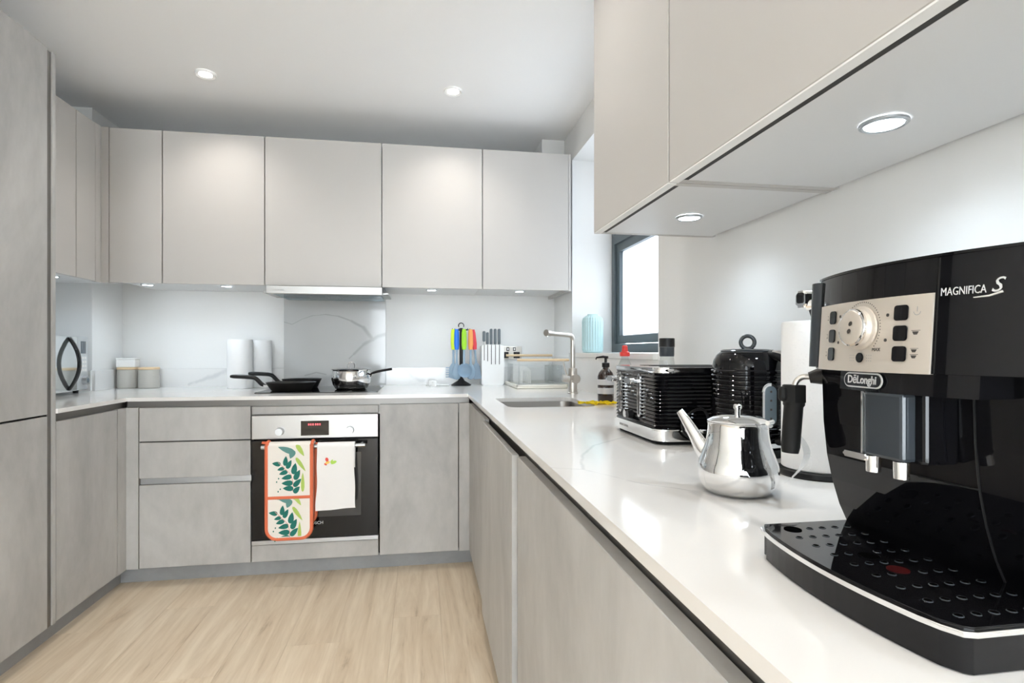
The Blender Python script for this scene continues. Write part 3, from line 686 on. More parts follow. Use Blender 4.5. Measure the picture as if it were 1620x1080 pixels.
# ------------------------------------------------------------------ dish rack
t = thing('dish_rack', 'clear dish rack with two wooden rails and a white drip tray', 'dish rack', (0.70, 3.40, CT))
b = BM(); x0, x1, y0, y1 = .545, .850, 3.175, 3.62
box(b, x0, x1, y0, y1, CT + .001, CT + .010, .003); box(b, x0, x1, y0, y0 + .010, CT + .010, CT + .022, .003); box(b, x0, x1, y1 - .010, y1, CT + .010, CT + .022, .003); box(b, x0, x0 + .010, y0, y1, CT + .010, CT + .022, .003); box(b, x1 - .010, x1, y0, y1, CT + .010, CT + .022, .003)
obj('drip_tray', b, 'cream', t)
x0 += .014; x1 -= .014; y0 += .014; y1 -= .014
for nm, a in (('front_panel', (x0, x1, y0, y0 + .004)), ('back_panel', (x0, x1, y1 - .004, y1)), ('side_panel', (x0, x0 + .004, y0 + .005, y1 - .005)), ('side_panel', (x1 - .004, x1, y0 + .005, y1 - .005))):
    obj(nm, bx(*a, CT + .024, CT + .140, bev=.001), 'clear_acrylic', t)
obj('floor_panel', bx(x0 + .005, x1 - .005, y0 + .005, y1 - .005, CT + .024, CT + .028), 'clear_acrylic', t)
for y, zr in ((y0 - .006, .166), (y1 + .002, .190)): obj('wooden_rail', cyl((x0 - .008, y, CT + zr), (x1 + .022, y, CT + zr), .0075, None, 16), 'light_wood', t, True)
for x in (x0 + .002, x1 - .002):
    for y, zr in ((y0 - .006, .166), (y1 + .002, .190)): obj('rail_post', cyl((x, y, CT + .0225), (x, y, CT + zr), .004, None, 10), 'clear_acrylic', t)
for k in range(9):
    y = y0 + .05 + k * .042; pts = [(x0 + .03, y, CT + .028), (x0 + .03, y, CT + .10), (x0 + .055, y, CT + .125), (x0 + .08, y, CT + .10), (x0 + .08, y, CT + .028)]
    obj('plate_wire', tube(pts, .0022, 8), 'white_gloss', t, True)
tag(obj('cutlery_cup', bx(x1 - .10, x1 - .010, y0 + .02, y0 + .10, CT + .029, CT + .135, bev=.006), 'clear_glass'), 'clear cutlery cup inside the right end of the dish rack', 'cup')

# ------------------------------------------------------------------ sink, tap
t = thing('sink', 'undermounted stainless steel sink bowl', 'sink', (0.513, 2.343, CT - .2))
sx0, sx1, sy0, sy1 = .333, .694, 2.121, 2.564
b = BM(); rings = []
for ins, z in ((-.012, CB - .001), (0, CB - .001), (.004, CB - .05), (.010, .70), (.030, .68)):
    rings.append([b.verts.new((x, y, z)) for x, y in rrect(sx0 + ins, sx1 - ins, sy0 + ins, sy1 - ins, .048)])
for A, Bq in zip(rings[:-1], rings[1:]):
    n = len(A)
    for i in range(n): b.faces.new((A[i], Bq[i], Bq[(i + 1) % n], A[(i + 1) % n]))
b.faces.new(rings[-1]); bmesh.ops.recalc_face_normals(b, faces=b.faces[:])
for f_ in b.faces: f_.normal_flip()
obj('bowl', b, 'sink_steel', t, True)
dn = obj('drain', lathe([(0, .6815), (.030, .6815), (.042, .684), (.045, .6805), (0, .6803)], 32, (.513, 2.40, 0)), 'chrome', t, True)
TX, TY = .775, 2.800
t = thing('kitchen_tap', 'brushed nickel swan tap with side lever behind the sink', 'tap', (TX, TY, CT), 0, True)
obj('tap_body', lathe([(0, 0), (.027, 0), (.027, .004), (.0225, .007), (.0225, .125), (.020, .130), (0, .130)], 36), 'brushed', t, True)
dv = Vector((-.80, -.60, 0)).normalized(); R = .03
pts = [(0, 0, .128), (0, 0, .27)] + [tuple(dv * (R - R * math.cos(a)) + Vector((0, 0, .27 + R * math.sin(a)))) for a in [PI / 2 * k / 8 for k in range(1, 9)]] + [tuple(dv * .20 + Vector((0, 0, .306)))]
obj('spout', tube(pts, .0125, 20), 'brushed', t, True)
obj('spout_head', cyl(tuple(dv * .185 + Vector((0, 0, .305))), tuple(dv * .212 + Vector((0, 0, .307))), .0165, .0165, 24), 'brushed', t, True)
hv = Vector((-.80, -.60, 0)).normalized()
obj('aerator', cyl(tuple(dv * .200 + Vector((0, 0, .288))), tuple(dv * .200 + Vector((0, 0, .305))), .010, .011, 16), 'chrome', t, True)
hvx = Vector((.25, -.97, 0)).normalized()
k = obj('mixer_housing', cyl(tuple(-hvx * .022 + Vector((0, 0, .075))), tuple(hvx * .040 + Vector((0, 0, .075))), .0225, None, 28), 'brushed', t, True)
obj('lever', tube([tuple(Vector((-.030, 0, .090))), (-.042, -.002, .125), (-.052, -.004, .165)], [.0045, .004, .0035], 12), 'brushed', k, True)
obj('lever_collar', cyl((-.018, 0, .075), (-.055, 0, .078), .0195, .0185, 24), 'brushed', t, True)

# ------------------------------------------------------------------ soap, bottles, vase, cloth
t = thing('soap_bottle', 'dark amber pump bottle with pale label beside the toaster', 'bottle', (.789, 2.32, CT), 2.6, True)
obj('bottle_body', lathe([(0, 0), (.032, 0), (.035, .004), (.035, .108), (.030, .124), (.018, .138), (.013, .142), (.013, .148), (0, .148)], 40), 'amber', t, True)
for z0, z1 in ((.034, .060), (.072, .096)): obj('paper_label', lathe([(.0353, z0), (.0356, z0), (.0356, z1), (.0353, z1)], 40), 'label_paper', t, True)
pm_ = obj('pump_collar', lathe([(0, .148), (.0165, .148), (.0165, .166), (.012, .168), (0, .168)], 28), 'black', t, True)
obj('pump_head', tube([(0, 0, .168), (0, 0, .190)], [.006, .006], 12), 'black', pm_); obj('pump_spout', tube([(-.010, 0, .190), (.012, 0, .193), (.040, 0, .189), (.043, 0, .181)], [.009, .009, .006, .005], 12, squash=(.6, 1)), 'black', pm_, True)
t = thing('soap_bottle', 'clear dish soap bottle with a bright red cap', 'bottle', (.832, 2.205, CT), 0, True)
obj('bottle_body', lathe([(0, 0), (.030, 0), (.033, .005), (.032, .12), (.027, .16), (.015, .185), (.013, .197), (0, .197)], 36), 'clear_glass', t, True)
c_ = obj('cap', lathe([(0, .196), (.020, .196), (.021, .212), (.013, .216), (.013, .222), (0, .222)], 28), 'red_plastic', t, True); obj('nozzle', lathe([(0, .222), (.012, .222), (.011, .238), (.007, .241), (0, .241)], 24), 'red_plastic', c_, True)
t = thing('glass_bottle', 'clear bottle with tall black cap standing behind the toaster', 'bottle', (.818, 1.775, CT), 0, True)
obj('bottle_body', lathe([(0, 0), (.026, 0), (.028, .004), (.028, .155), (.024, .185), (.022, .199), (0, .199)], 36), 'clear_glass', t, True)
c_ = obj('cap', lathe([(0, .199), (.0235, .199), (.0245, .205), (.0245, .230), (0, .230)], 32), 'smoke_plastic', t, True); obj('cap_top', lathe([(0, .2305), (.0255, .2305), (.0255, .258), (.024, .260), (0, .260)], 32), 'black', c_, True)
t = thing('vase', 'mint blue ribbed vase on the window sill', 'vase', (.985, 3.13, 1.0875), 0, True)
b = BM(); n = 96; rings = []
for r, z in ((.038, 0), (.055, .002), (.0575, .010), (.059, .02), (.0595, .18), (.055, .200), (.042, .212), (.030, .216), (.030, .222), (.026, .222), (.026, .19)):
    rib = .0018 if .015 < z < .205 else 0
    rings.append([b.verts.new(((r + rib * (1 if i % 4 < 2 else -1)) * math.cos(2 * PI * i / n), (r + rib * (1 if i % 4 < 2 else -1)) * math.sin(2 * PI * i / n), z)) for i in range(n)])
for A, Bq in zip(rings[:-1], rings[1:]):
    for i in range(n): b.faces.new((A[i], A[(i + 1) % n], Bq[(i + 1) % n], Bq[i]))
b.faces.new(rings[0][::-1]); obj('vase_body', b, 'mint', t)
t = None
b = BM(); gx, gy = 14, 8; grid = []
for i in range(gx + 1):
    row = []
    for j in range(gy + 1):
        x = .640 + .145 * i / gx + .010 * math.sin(j * 1.3); y = 2.165 + .085 * j / gy + .008 * math.sin(i * .9)
        z = CT + .006 + .005 * math.sin(i * 1.1 + j * .7) * math.sin(j * 1.5 + .4) + .004 * math.sin(i * 2.3)
        row.append(b.verts.new((x, y, max(z, CT + .0015))))
    grid.append(row)
fs_ = [b.faces.new((grid[i][j], grid[i + 1][j], grid[i + 1][j + 1], grid[i][j + 1])) for i in range(gx) for j in range(gy)]
bmesh.ops.solidify(b, geom=fs_, thickness=-.0015)
o = obj('cleaning_cloth', b, 'yellow_cloth', None, True); tag(o, 'crumpled yellow cleaning cloth between sink and toaster', 'cloth')

# ------------------------------------------------------------------ toaster (front faces -x)
t = thing('toaster', 'black ribbed four-slice toaster with chrome base and top', 'toaster', (.68, 1.355, CT))
tx0, tx1, ty0, ty1 = .535, .825, 1.208, 1.502
def ribbed_box(x0, x1, y0, y1, z0, z1, r, ribs, amp):
    bm = BM(); rings = []; n = ribs * 4
    for k in range(n + 1):
        z = z0 + (z1 - z0) * k / n; o_ = amp * math.cos(2 * PI * k / 4) if 0 < k < n else 0
        rings.append([bm.verts.new((x, y, z)) for x, y in rrect(x0 - o_, x1 + o_, y0 - o_, y1 + o_, r, 5)])
    for A, Bq in zip(rings[:-1], rings[1:]):
        m_ = len(A)
        for i in range(m_): bm.faces.new((A[i], A[(i + 1) % m_], Bq[(i + 1) % m_], Bq[i]))
    bm.faces.new(rings[0][::-1]); bm.faces.new(rings[-1]); return bm
obj('rubber_base', prism(rrect(tx0 + .008, tx1 - .008, ty0 + .008, ty1 - .008, .02), 'z', CT + .0005, CT + .009), 'matte_black', t)
cb = obj('chrome_base', prism(rrect(tx0 - .004, tx1 + .004, ty0 - .004, ty1 + .004, .03), 'z', CT + .009, CT + .036, bev=.003), 'chrome', t, True)
bd = obj('body', ribbed_box(tx0, tx1, ty0, ty1, CT + .036, CT + .166, .026, 15, .0016), 'gloss_black', t, True)
tp = obj('chrome_top', prism(rrect(tx0 - .002, tx1 + .002, ty0 - .002, ty1 + .002, .028), 'z', CT + .166, CT + .178, bev=.004), 'chrome', t, True)
for y in (1.262, 1.322, 1.388, 1.448): obj('bread_slot', bx(tx0 + .06, tx1 - .03, y - .014, y + .014, CT + .1779, CT + .1788), 'dark_gap', tp)
for y in (1.312, 1.442):
    sl = obj('lever_slot', prism(rrect(y - .008, y + .008, CT + .054, CT + .161, .0078), 'x', tx0 - .005, tx0 - .001, bev=.001), 'chrome', bd)
    obj('slot_gap', prism(rrect(y - .0032, y + .0032, CT + .060, CT + .155, .003), 'x', tx0 - .0056, tx0 - .0048), 'dark_gap', bd)
    lv = obj('lever', prism(rrect(y - .010, y + .034, CT + .136, CT + .150, .006), 'x', tx0 - .030, tx0 - .016, bev=.003), 'chrome', bd, True)
    obj('lever_arm', bx(tx0 - .0165, tx0 - .004, y - .003, y + .003, CT + .139, CT + .147), 'chrome', bd)
for y in (1.385, 1.365):
    k = obj('browning_dial', cyl((tx0 - .001, y, CT + .056), (tx0 - .014, y, CT + .056), .011, .010, 24), 'black' if y < 1.37 else 'chrome', bd, True)
text('base_lettering', 'RUSSELL HOBBS', .0085, (tx0 - .0043, 1.415, CT + .022), (0, -1, 0), (0, 0, 1), 'grey_print', cb, .0002)

# ------------------------------------------------------------------ kettle
KA = math.radians(-68)
t = thing('kettle', 'black ribbed electric kettle with ring knob next to the toaster', 'kettle', (.690, 1.10, CT), KA, True)
obj('power_base', lathe([(0, 0), (.076, 0), (.078, .004), (.076, .016), (.070, .020), (0, .020)], 48), 'black', t, True)
obj('chrome_band', lathe([(.070, .021), (.0755, .021), (.0755, .030), (.070, .031)], 48), 'chrome', t, True)
prof = [(.070, .031)]
nr = 15
for k in range(nr):
    z = .034 + k * .0098; rr = .0735 if z < .13 else .0735 - (z - .13) ** 1.6 * .12
    prof += [(rr + .0012, z), (rr + .0012, z + .004), (rr - .0012, z + .0065), (rr - .0012, z + .0085)]
prof += [(.0715, .184), (.069, .196), (.063, .208), (.056, .214), (0, .214)]
kb = obj('body', lathe(prof, 64), 'gloss_black', t, True)
kl = obj('lid', lathe([(0, .2142), (.054, .2142), (.055, .217), (.050, .220), (0, .222)], 48), 'smoke_plastic', t, True)
b = torus((0, 0, .235), .0135, .0042, 'x', 28, 10); bmesh.ops.rotate(b, verts=b.verts[:], cent=(0, 0, 0), matrix=Matrix.Rotation(math.radians(-52), 3, 'Z')); obj('ring_knob', b, 'smoke_plastic', kl, True)
pts = spline([(.045, 0, .208), (.075, 0, .206), (.098, 0, .185), (.104, 0, .14), (.100, 0, .09), (.088, 0, .045), (.072, 0, .034)], 6)
kh = obj('handle', tube(pts, .0125, 14, squash=(.8, 1.25)), 'black', t, True)
pts2 = [p + Vector((.009, 0, .006)) for p in pts[2:-8]]
obj('handle_trim', tube(pts2, .0085, 10, squash=(.6, 1.45)), 'chrome', kh, True)
RG = Matrix.Rotation(math.radians(-20), 3, 'Z')
def rot_(bm_):
    bmesh.ops.rotate(bm_, verts=bm_.verts[:], cent=(0, 0, 0), matrix=RG); return bm_
kg = obj('water_gauge', rot_(prism(rrect(-.018, .018, .062, .152, .0175), 'x', .056, .0765, bev=.002)), 'chrome', t, True)
obj('gauge_window', rot_(prism(rrect(-.0125, .0125, .068, .146, .012), 'x', .0760, .0774)), 'gauge', kg)
b = BM()
for k in range(4): box(b, .0773, .0778, -.002, .002, .079 + k * .018, .083 + k * .018)
obj('gauge_marks', rot_(b), 'dark_print', kg)
obj('spout', prism([(-.077, .199), (-.05, .201), (-.058, .165), (-.073, .17)], 'y', -.016, .016, bev=.003), 'gloss_black', t)
obj('switch', bx(.072, .100, -.009, .009, .030, .038, bev=.002), 'water_blue', kh)
# power cord
pts = spline([(.640, 1.165, CT + .004), (.600, 1.185, CT + .02), (.585, 1.19, CT + .05), (.605, 1.192, CT + .075), (.640, 1.196, CT + .082), (.66, 1.19, CT + .04), (.68, 1.188, CT + .004)], 8)
R_ = Matrix.Rotation(-KA, 3, 'Z'); obj('power_cord', tube([R_ @ (p - Vector((.690, 1.10, CT))) for p in pts], .003, 10), 'black', t, True)

# ------------------------------------------------------------------ teapot (local: spout along +x)
t = thing('teapot', 'polished stainless steel teapot in front of the kettle', 'teapot', (.480, .792, CT), math.radians(126), True)
prof = [(0, .0005), (.040, .0005), (.046, .003), (.054, .014), (.0585, .030), (.058, .043), (.053, .058), (.0475, .074), (.0445, .090), (.0438, .104), (.0448, .108), (.043, .108), (.042, .100), (0, .098)]
def dense(p, n=5):
    q = [Vector((a, b_, 0)) for a, b_ in p[2:10]]; s = spline(q, n); return p[:2] + [(v.x, v.y) for v in s] + p[10:]
tb = obj('body', lathe(dense(prof), 72), 'chrome', t, True)
lidp = obj('lid', lathe([(0, .1085), (.044, .1085), (.0445, .110), (.036, .115), (.018, .119), (0, .120)], 56), 'chrome', t, True)
obj('knob', lathe([(0, .119), (.0042, .119), (.0042, .126), (.0062, .129), (.0062, .133), (.004, .135), (0, .135)], 24), 'chrome', lidp, True)
pts = spline([(.042, 0, .048), (.056, 0, .060), (.068, 0, .078), (.083, 0, .100), (.096, 0, .117)], 6)
obj('spout', tube(pts, [.0175 - .0115 * (i / (len(pts) - 1)) ** .8 for i in range(len(pts))], 20, squash=(1, .8)), 'chrome', t, True)
pts = spline([(-.043, 0, .100), (-.060, 0, .102), (-.085, 0, .097), (-.098, 0, .076), (-.094, 0, .056), (-.078, 0, .034), (-.055, 0, .012)], 7)
bm = BM(); rows = []
for i, p in enumerate(pts):
    f_ = i / (len(pts) - 1); wd = .0065 + .009 * math.exp(-((f_ - .60) / .22) ** 2)
    rows.append([bm.verts.new(p + Vector((0, s * wd, 0))) for s in (-1, 0, 1)])
fa = []
for A, Bq in zip(rows[:-1], rows[1:]):
    for k in range(2): fa.append(bm.faces.new((A[k], A[k + 1], Bq[k + 1], Bq[k])))
bmesh.ops.solidify(bm, geom=fa, thickness=.0022); obj('handle', bm, 'chrome', t, True)
hg = obj('hinge', cyl((-.048, -.010, .111), (-.048, .010, .111), .0035, None, 14), 'chrome', lidp, True)

roll('paper_roll', (.692, .885, CT), .0605, .256, 'white embossed kitchen roll on a black holder beside the coffee machine', base=True)

# ------------------------------------------------------------------ coffee machine (front faces -x)
t = thing('coffee_machine', 'glossy black bean-to-cup coffee machine in the right foreground', 'coffee machine', (.60, .426, CT))
cy0, cy1 = .307, .547
fx = lambda y, z=1.11: .387 + 2.1 * (y - .42) ** 2 + .067 * (z - 1.11)
# drip tray
def tray_pts(off, n=16):
    y0, y1 = .313 - off, .547 + off
    P = [(.460, y0), (.362, y0), (.3535 - off, y0 + .003)]
    for i in range(1, n):
        y = y0 + (y1 - y0) * i / n; s_ = (y - .425) / .117
        P.append((.3365 - off + .0155 * s_ * s_, y))
    P += [(.3555 - off, y1 - .003), (.360, y1), (.460, y1)]
    return P
obj('drip_tray', prism(tray_pts(-.004), 'z', CT + .001, CT + .0265), 'gloss_black', t)
obj('tray_rim', prism(tray_pts(0), 'z', CT + .0265, CT + .0305, bev=.0012), 'chrome', t, True)
tt = obj('tray_top', prism(tray_pts(-.0035), 'z', CT + .0305, CT + .0325, bev=.0006), 'gloss_black', t)
ZT = CT + .0326
for x, y in ((.378, .522), (.396, .443), (.395, .411)): obj('float_hole', lathe([(0, 0), (.0085, 0), (.0085, .0005), (0, .0005)], 28, (x, y, ZT)), 'hole_black' if y > .42 else 'red_inside', tt)
rims = BM()
for iy in range(9):
    for ix in range(6):
        x = .368 + ix * .0146 + (.0 if iy % 2 else .004) * 0; y = .522 - iy * .0236
        if x > .445 or any((x - a) ** 2 + (y - c) ** 2 < .013 ** 2 for a, c in ((.378, .522), (.396, .443), (.395, .411))): continue
        if x < fx(y) - .045: continue
        obj('drain_hole', lathe([(0, 0), (.0026, 0), (.0026, .0005), (0, .0005)], 14, (x, y, ZT)), 'hole_black', tt)
        torus((x, y, ZT), .0030, .0005, 'z', 14, 6, rims)
obj('hole_rims', rims, 'smoke_plastic', tt, True)
# body: profile in x-z extruded along y
prof = [(.459, CT + .030), (.449, .930), (.440, .958), (.434, .985), (.430, 1.02), (.428, 1.075), (.428, 1.160), (.80, 1.175), (.80, CT + .010), (.470, CT + .010)]
obj('body', prism(prof, 'y', cy0 + .002, cy1 - .004, bev=.004), 'gloss_black', t)
sm_ = BM(); 
def front_x(z): 
    P_ = [(CT + .03, .459), (.930, .449), (.958, .440), (.985, .434), (1.02, .430), (1.075, .428)]
    for (a, xa), (c, xc) in zip(P_[:-1], P_[1:]):
        if a <= z <= c: return xa + (xc - xa) * (z - a) / (c - a)
    return .428
pts = [(front_x(z) - .0004, .375, z) for z in [CT + .032 + i * (1.07 - CT - .032) / 14 for i in range(15)]]
obj('door_seam', tube(pts, .0009, 6), 'matte_black', t); obj('panel_seam', tube([(front_x(.985) - .0004, y, .985 - (y - .43) * .02) for y in (.375, .40, .43)], .0008, 6), 'matte_black', t)
# curved head
def curved(y0, y1, z0, z1, out, thick, n=14, bm=None):
    bm = bm or BM(); F = []; Bk = []
    for i in range(n + 1):
        y = y0 + (y1 - y0) * i / n
        F.append((bm.verts.new((fx(y, z0) - out, y, z0)), bm.verts.new((fx(y, z1) - out, y, z1))))
        Bk.append((bm.verts.new((fx(y, z0) - out + thick, y, z0)), bm.verts.new((fx(y, z1) - out + thick, y, z1))))
    for i in range(n):
        bm.faces.new((F[i][0], F[i + 1][0], F[i + 1][1], F[i][1])); bm.faces.new((Bk[i][0], Bk[i][1], Bk[i + 1][1], Bk[i + 1][0]))
        bm.faces.new((F[i][1], F[i + 1][1], Bk[i + 1][1], Bk[i][1])); bm.faces.new((F[i][0], Bk[i][0], Bk[i + 1][0], F[i + 1][0]))
    bm.faces.new((F[0][0], F[0][1], Bk[0][1], Bk[0][0])); bm.faces.new((F[n][0], Bk[n][0], Bk[n][1], F[n][1]))
    bmesh.ops.recalc_face_normals(bm, faces=bm.faces[:]); return bm
hd = obj('head', curved(cy0, cy1 - .018, 1.0775, 1.168, 0, .06, 28), 'gloss_black', t, True)
obj('head_corner', tube([(fx(.529) + .008, .531, 1.0785), (fx(.529) + .012, .531, 1.166)], .0135, 24), 'smoke_plastic', t, True)
obj('head_seam', curved(.3722, .3732, 1.078, 1.1675, .0004, .002, 1), 'matte_black', hd)
obj('lid_rim', curved(cy0, cy1 - .016, 1.1682, 1.1705, .0008, .05, 28), 'gloss_black', t)
cpn = obj('control_panel', curved(.375, .5165, 1.0772, 1.1405, .0015, .004, 20), 'panel_silver', t, True)
def on_head(y, z, out): return Vector((fx(y, z) - out, y, z))
def frame_at(y):
    tx = Vector((-(4.2 * (y - .42)), -1, 0)).normalized(); up = Vector((.067, 0, 1)).normalized(); return tx, up, tx.cross(up)
def plate(name, y, z, w_, h_, r, m, parent, d0=.0015, d1=.0030, bev=.0004):
    X, Y, Z = frame_at(y); bm = prism(rrect(-w_ / 2, w_ / 2, -h_ / 2, h_ / 2, r, 4), 'z', 0, d1 - d0, bev=bev)
    M = Matrix((X, Y, Z)).transposed().to_4x4(); M.translation = on_head(y, z, d0); bmesh.ops.transform(bm, matrix=M, verts=bm.verts[:])
    return obj(name, bm, m, parent)
for z in (1.1275, 1.1098, 1.0925): plate('button', .4855, z, .0115, .0125, .0025, 'gloss_black', cpn)
for z in (1.1265, 1.1098, 1.0930): plate('button', .3995, z, .0125, .0125, .0025, 'gloss_black', cpn)
for y, z in ((.4735, 1.128), (.4745, 1.1035), (.4125, 1.1255), (.4135, 1.1045)): plate('indicator_dot', y, z, .0028, .0028, .0013, 'dark_print', cpn, .0015, .0018, 0)
plate('round_button', .4405, 1.0895, .0088, .0088, .0043, 'gloss_black', cpn)
# rotary knob
ky, kz = .441, 1.1155
X, Y, Z = frame_at(ky); M = Matrix((X, Y, Z)).transposed().to_4x4(); M.translation = on_head(ky, kz, .0015)
bm = lathe([(0, 0), (.0195, 0), (.0195, .002), (.0168, .003), (.0162, .008), (.0152, .0105), (.0140, .0112), (0, .0110)], 48); bmesh.ops.transform(bm, matrix=M, verts=bm.verts[:])
kn = obj('rotary_knob', bm, 'panel_silver', t, True)
bm = lathe([(.0152, .0106), (.0165, .0100), (.0170, .008), (.0166, .0070)], 48); bmesh.ops.transform(bm, matrix=M, verts=bm.verts[:]); obj('knob_ring', bm, 'chrome', kn, True)
bm = BM()
for s_ in (-1, 1):
    r_ = bmesh.ops.create_circle(bm, cap_ends=True, segments=16, radius=.0026, matrix=Matrix.Translation((s_ * .0008, s_ * .0033, .0114)) @ Matrix.Rotation(.5, 4, 'Z') @ Matrix.Scale(.75, 4, (0, 1, 0)))
bmesh.ops.transform(bm, matrix=M, verts=bm.verts[:]); obj('bean_mark', bm, 'dark_print', kn)
bm = BM()
for k in range(30):
    a = -.75 + (PI + .1) * k / 29
    bmesh.ops.create_circle(bm, cap_ends=True, segments=8, radius=.0006, matrix=Matrix.Translation((.0232 * math.cos(a), .0232 * math.sin(a), .0004)))
bmesh.ops.transform(bm, matrix=M, verts=bm.verts[:]); obj('dial_dots', bm, 'dark_print', cpn)
tx, up, _ = frame_at(.425); text('max_lettering', 'MAX', .0042, on_head(.4225, 1.0965, .0018), tx, up, 'dark_print', cpn, .0001)
# printed icons: cups and steam marks
def icon(y, z, kind):
    X, Y, Z = frame_at(y); M = Matrix((X, Y, Z)).transposed().to_4x4(); M.translation = on_head(y, z, .0017); bm = BM()
    def poly(pts): bm.faces.new([bm.verts.new((a, c, 0)) for a, c in pts])
    def cup(dx, dy, s): poly([(dx - .0028 * s, dy + .001 * s), (dx + .0028 * s, dy + .001 * s), (dx + .0014 * s, dy - .0016 * s), (dx - .0014 * s, dy - .0016 * s)]); poly([(dx - .0034 * s, dy + .0016 * s), (dx + .0040 * s, dy + .0016 * s), (dx + .0040 * s, dy + .0020 * s), (dx - .0034 * s, dy + .0020 * s)])
    if kind == 1: cup(0, 0, 1)
    if kind == 2: cup(0, .0026, .9); cup(0, -.0022, .9)
    if kind == 0:
        for k in range(10):
            a0 = PI + PI * k / 10; a1 = PI + PI * (k + 1) / 10
            poly([(.003 * math.cos(a0), .003 * math.sin(a0)), (.003 * math.cos(a1), .003 * math.sin(a1)), (.0025 * math.cos(a1), .0025 * math.sin(a1)), (.0025 * math.cos(a0), .0025 * math.sin(a0))])
        poly([(-.0003, 0), (.0003, 0), (.0003, .004), (-.0003, .004)])
    if kind == 3: poly([(-.001, -.002), (.001, -.002), (.001, -.0012), (-.001, -.0012)]); poly([(-.0013, .0018), (.0013, .0018), (.0013, .0022), (-.0013, .0022)]); poly([(.001, -.002), (.0014, -.002), (.0014, .0022), (.001, .0022)])
    if kind == 4:
        for k in range(3):
            for j in range(3): poly([(-.003 + k * .0024, -.003 + j * .0024), (-.002 + k * .0024, -.003 + j * .0024), (-.002 + k * .0024, -.0024 + j * .0024), (-.003 + k * .0024, -.0024 + j * .0024)])
    bmesh.ops.transform(bm, matrix=M, verts=bm.verts[:]); obj('printed_icon', bm, 'dark_print' if kind not in (0, 4) else 'grey_print', cpn)
icon(.3865, 1.1268, 0); icon(.3870, 1.1100, 1); icon(.3875, 1.0932, 2)
for z in (1.1275, 1.1098, 1.0925): icon(.4975, z, 3)
icon(.4515, 1.0895, 4); icon(.4300, 1.0895, 4)
tx, up, _ = frame_at(.345)
text('model_lettering', 'MAGNIFICA', .0086, on_head(.3560, 1.1400, .0006), tx, up, 'silver_print', hd, .0003, sx=.64)
text('model_lettering', 'S', .0150, on_head(.3365, 1.1420, .0010), tx, up, 'silver_print', hd, .0003, shear=.35, sx=.95)
bm = tube([on_head(.3495, 1.1345, .0003), on_head(.3405, 1.1350, .0003), on_head(.3330, 1.1375, .0003)], [.0004, .0007, .0009], 8); obj('swoosh', bm, 'silver_print', hd)
# logo block and spout
lb = obj('logo_block', curved(.345, .4745, 1.0600, 1.0772, -.003, .05, 14), 'gloss_black', t, True)
plate('badge', .4400, 1.0695, .0480, .0135, .0066, 'silver_print', lb, -.0026, -.0014, .0003); plate('badge_field', .4400, 1.0695, .0450, .0108, .0053, 'gloss_black', lb, -.0014, -.0009, 0)
tx, up, _ = frame_at(.440); text('maker_lettering', 'D\u0113Longhi', .0098, on_head(.4400, 1.0697, -.0007), tx, up, 'silver_print', lb, .0002, sx=.92, bold=.00022)
sp = obj('spout_block', bx(.386, .424, .3975, .4400, 1.004, 1.0605, bev=.003), 'smoke_plastic', t)
obj('spout_housing', bx(.398, .430, .388, .450, 1.003, 1.062, bev=.003), 'gloss_black', t)
obj('spout_trim', bx(.3845, .3862, .4375, .4392, 1.0055, 1.060), 'chrome', sp); obj('spout_lip', prism(rrect(.4330, .4600, .9995, 1.0050, .002), 'x', .384, .396, bev=.001), 'chrome', sp)
for y in (.4335, .4045): obj('nozzle', cyl((.392, y, 1.004), (.392, y, .9900), .0062, .0058, 20), 'chrome', sp, True)
# steam wand
wb = obj('wand_pivot', tube([(.445, .540, 1.070), (.432, .552, 1.068), (.424, .558, 1.066)], [.010, .009, .006], 16), 'black', t, True)
pts = spline([(.428, .555, 1.067), (.418, .561, 1.0665), (.411, .563, 1.060), (.409, .563, 1.048)], 6)
obj('wand_pipe', tube(pts, .0032, 12), 'brushed', wb, True)
obj('wand_sleeve', tube([(.4095, .563, 1.058), (.409, .563, 1.036), (.4085, .563, 1.034), (.405, .563, .990), (.4045, .563, .983)], [.0112, .0112, .0100, .0098, .0085], 24), 'matte_black', t, True)
obj('wand_grip', tube([(.409, .563, 1.0575), (.409, .563, 1.039)], [.013, .013], 6, squash=(1.0, 1.0)), 'matte_black', t); obj('wand_tab', bx(.391, .408, .559, .568, 1.040, 1.0565, bev=.004), 'matte_black', t)
# steam control knob
kb = obj('steam_lever', tube([(.442, .540, 1.147), (.436, .555, 1.147), (.428, .566, 1.147)], [.0075, .0065, .0065], 16), 'chrome', t, True)
obj('steam_knob', prism(rrect(.5605, .5765, 1.144, 1.163, .004), 'x', .421, .437, bev=.002), 'chrome', t, True)
obj('steam_knob_face', prism(rrect(.5630, .5740, 1.149, 1.161, .003), 'x', .4202, .4212), 'gloss_black', t)
obj('knob_skirt', prism([(.553, 1.141), (.564, 1.141), (.556, 1.124), (.553, 1.124)], 'x', .428, .434), 'black', t)

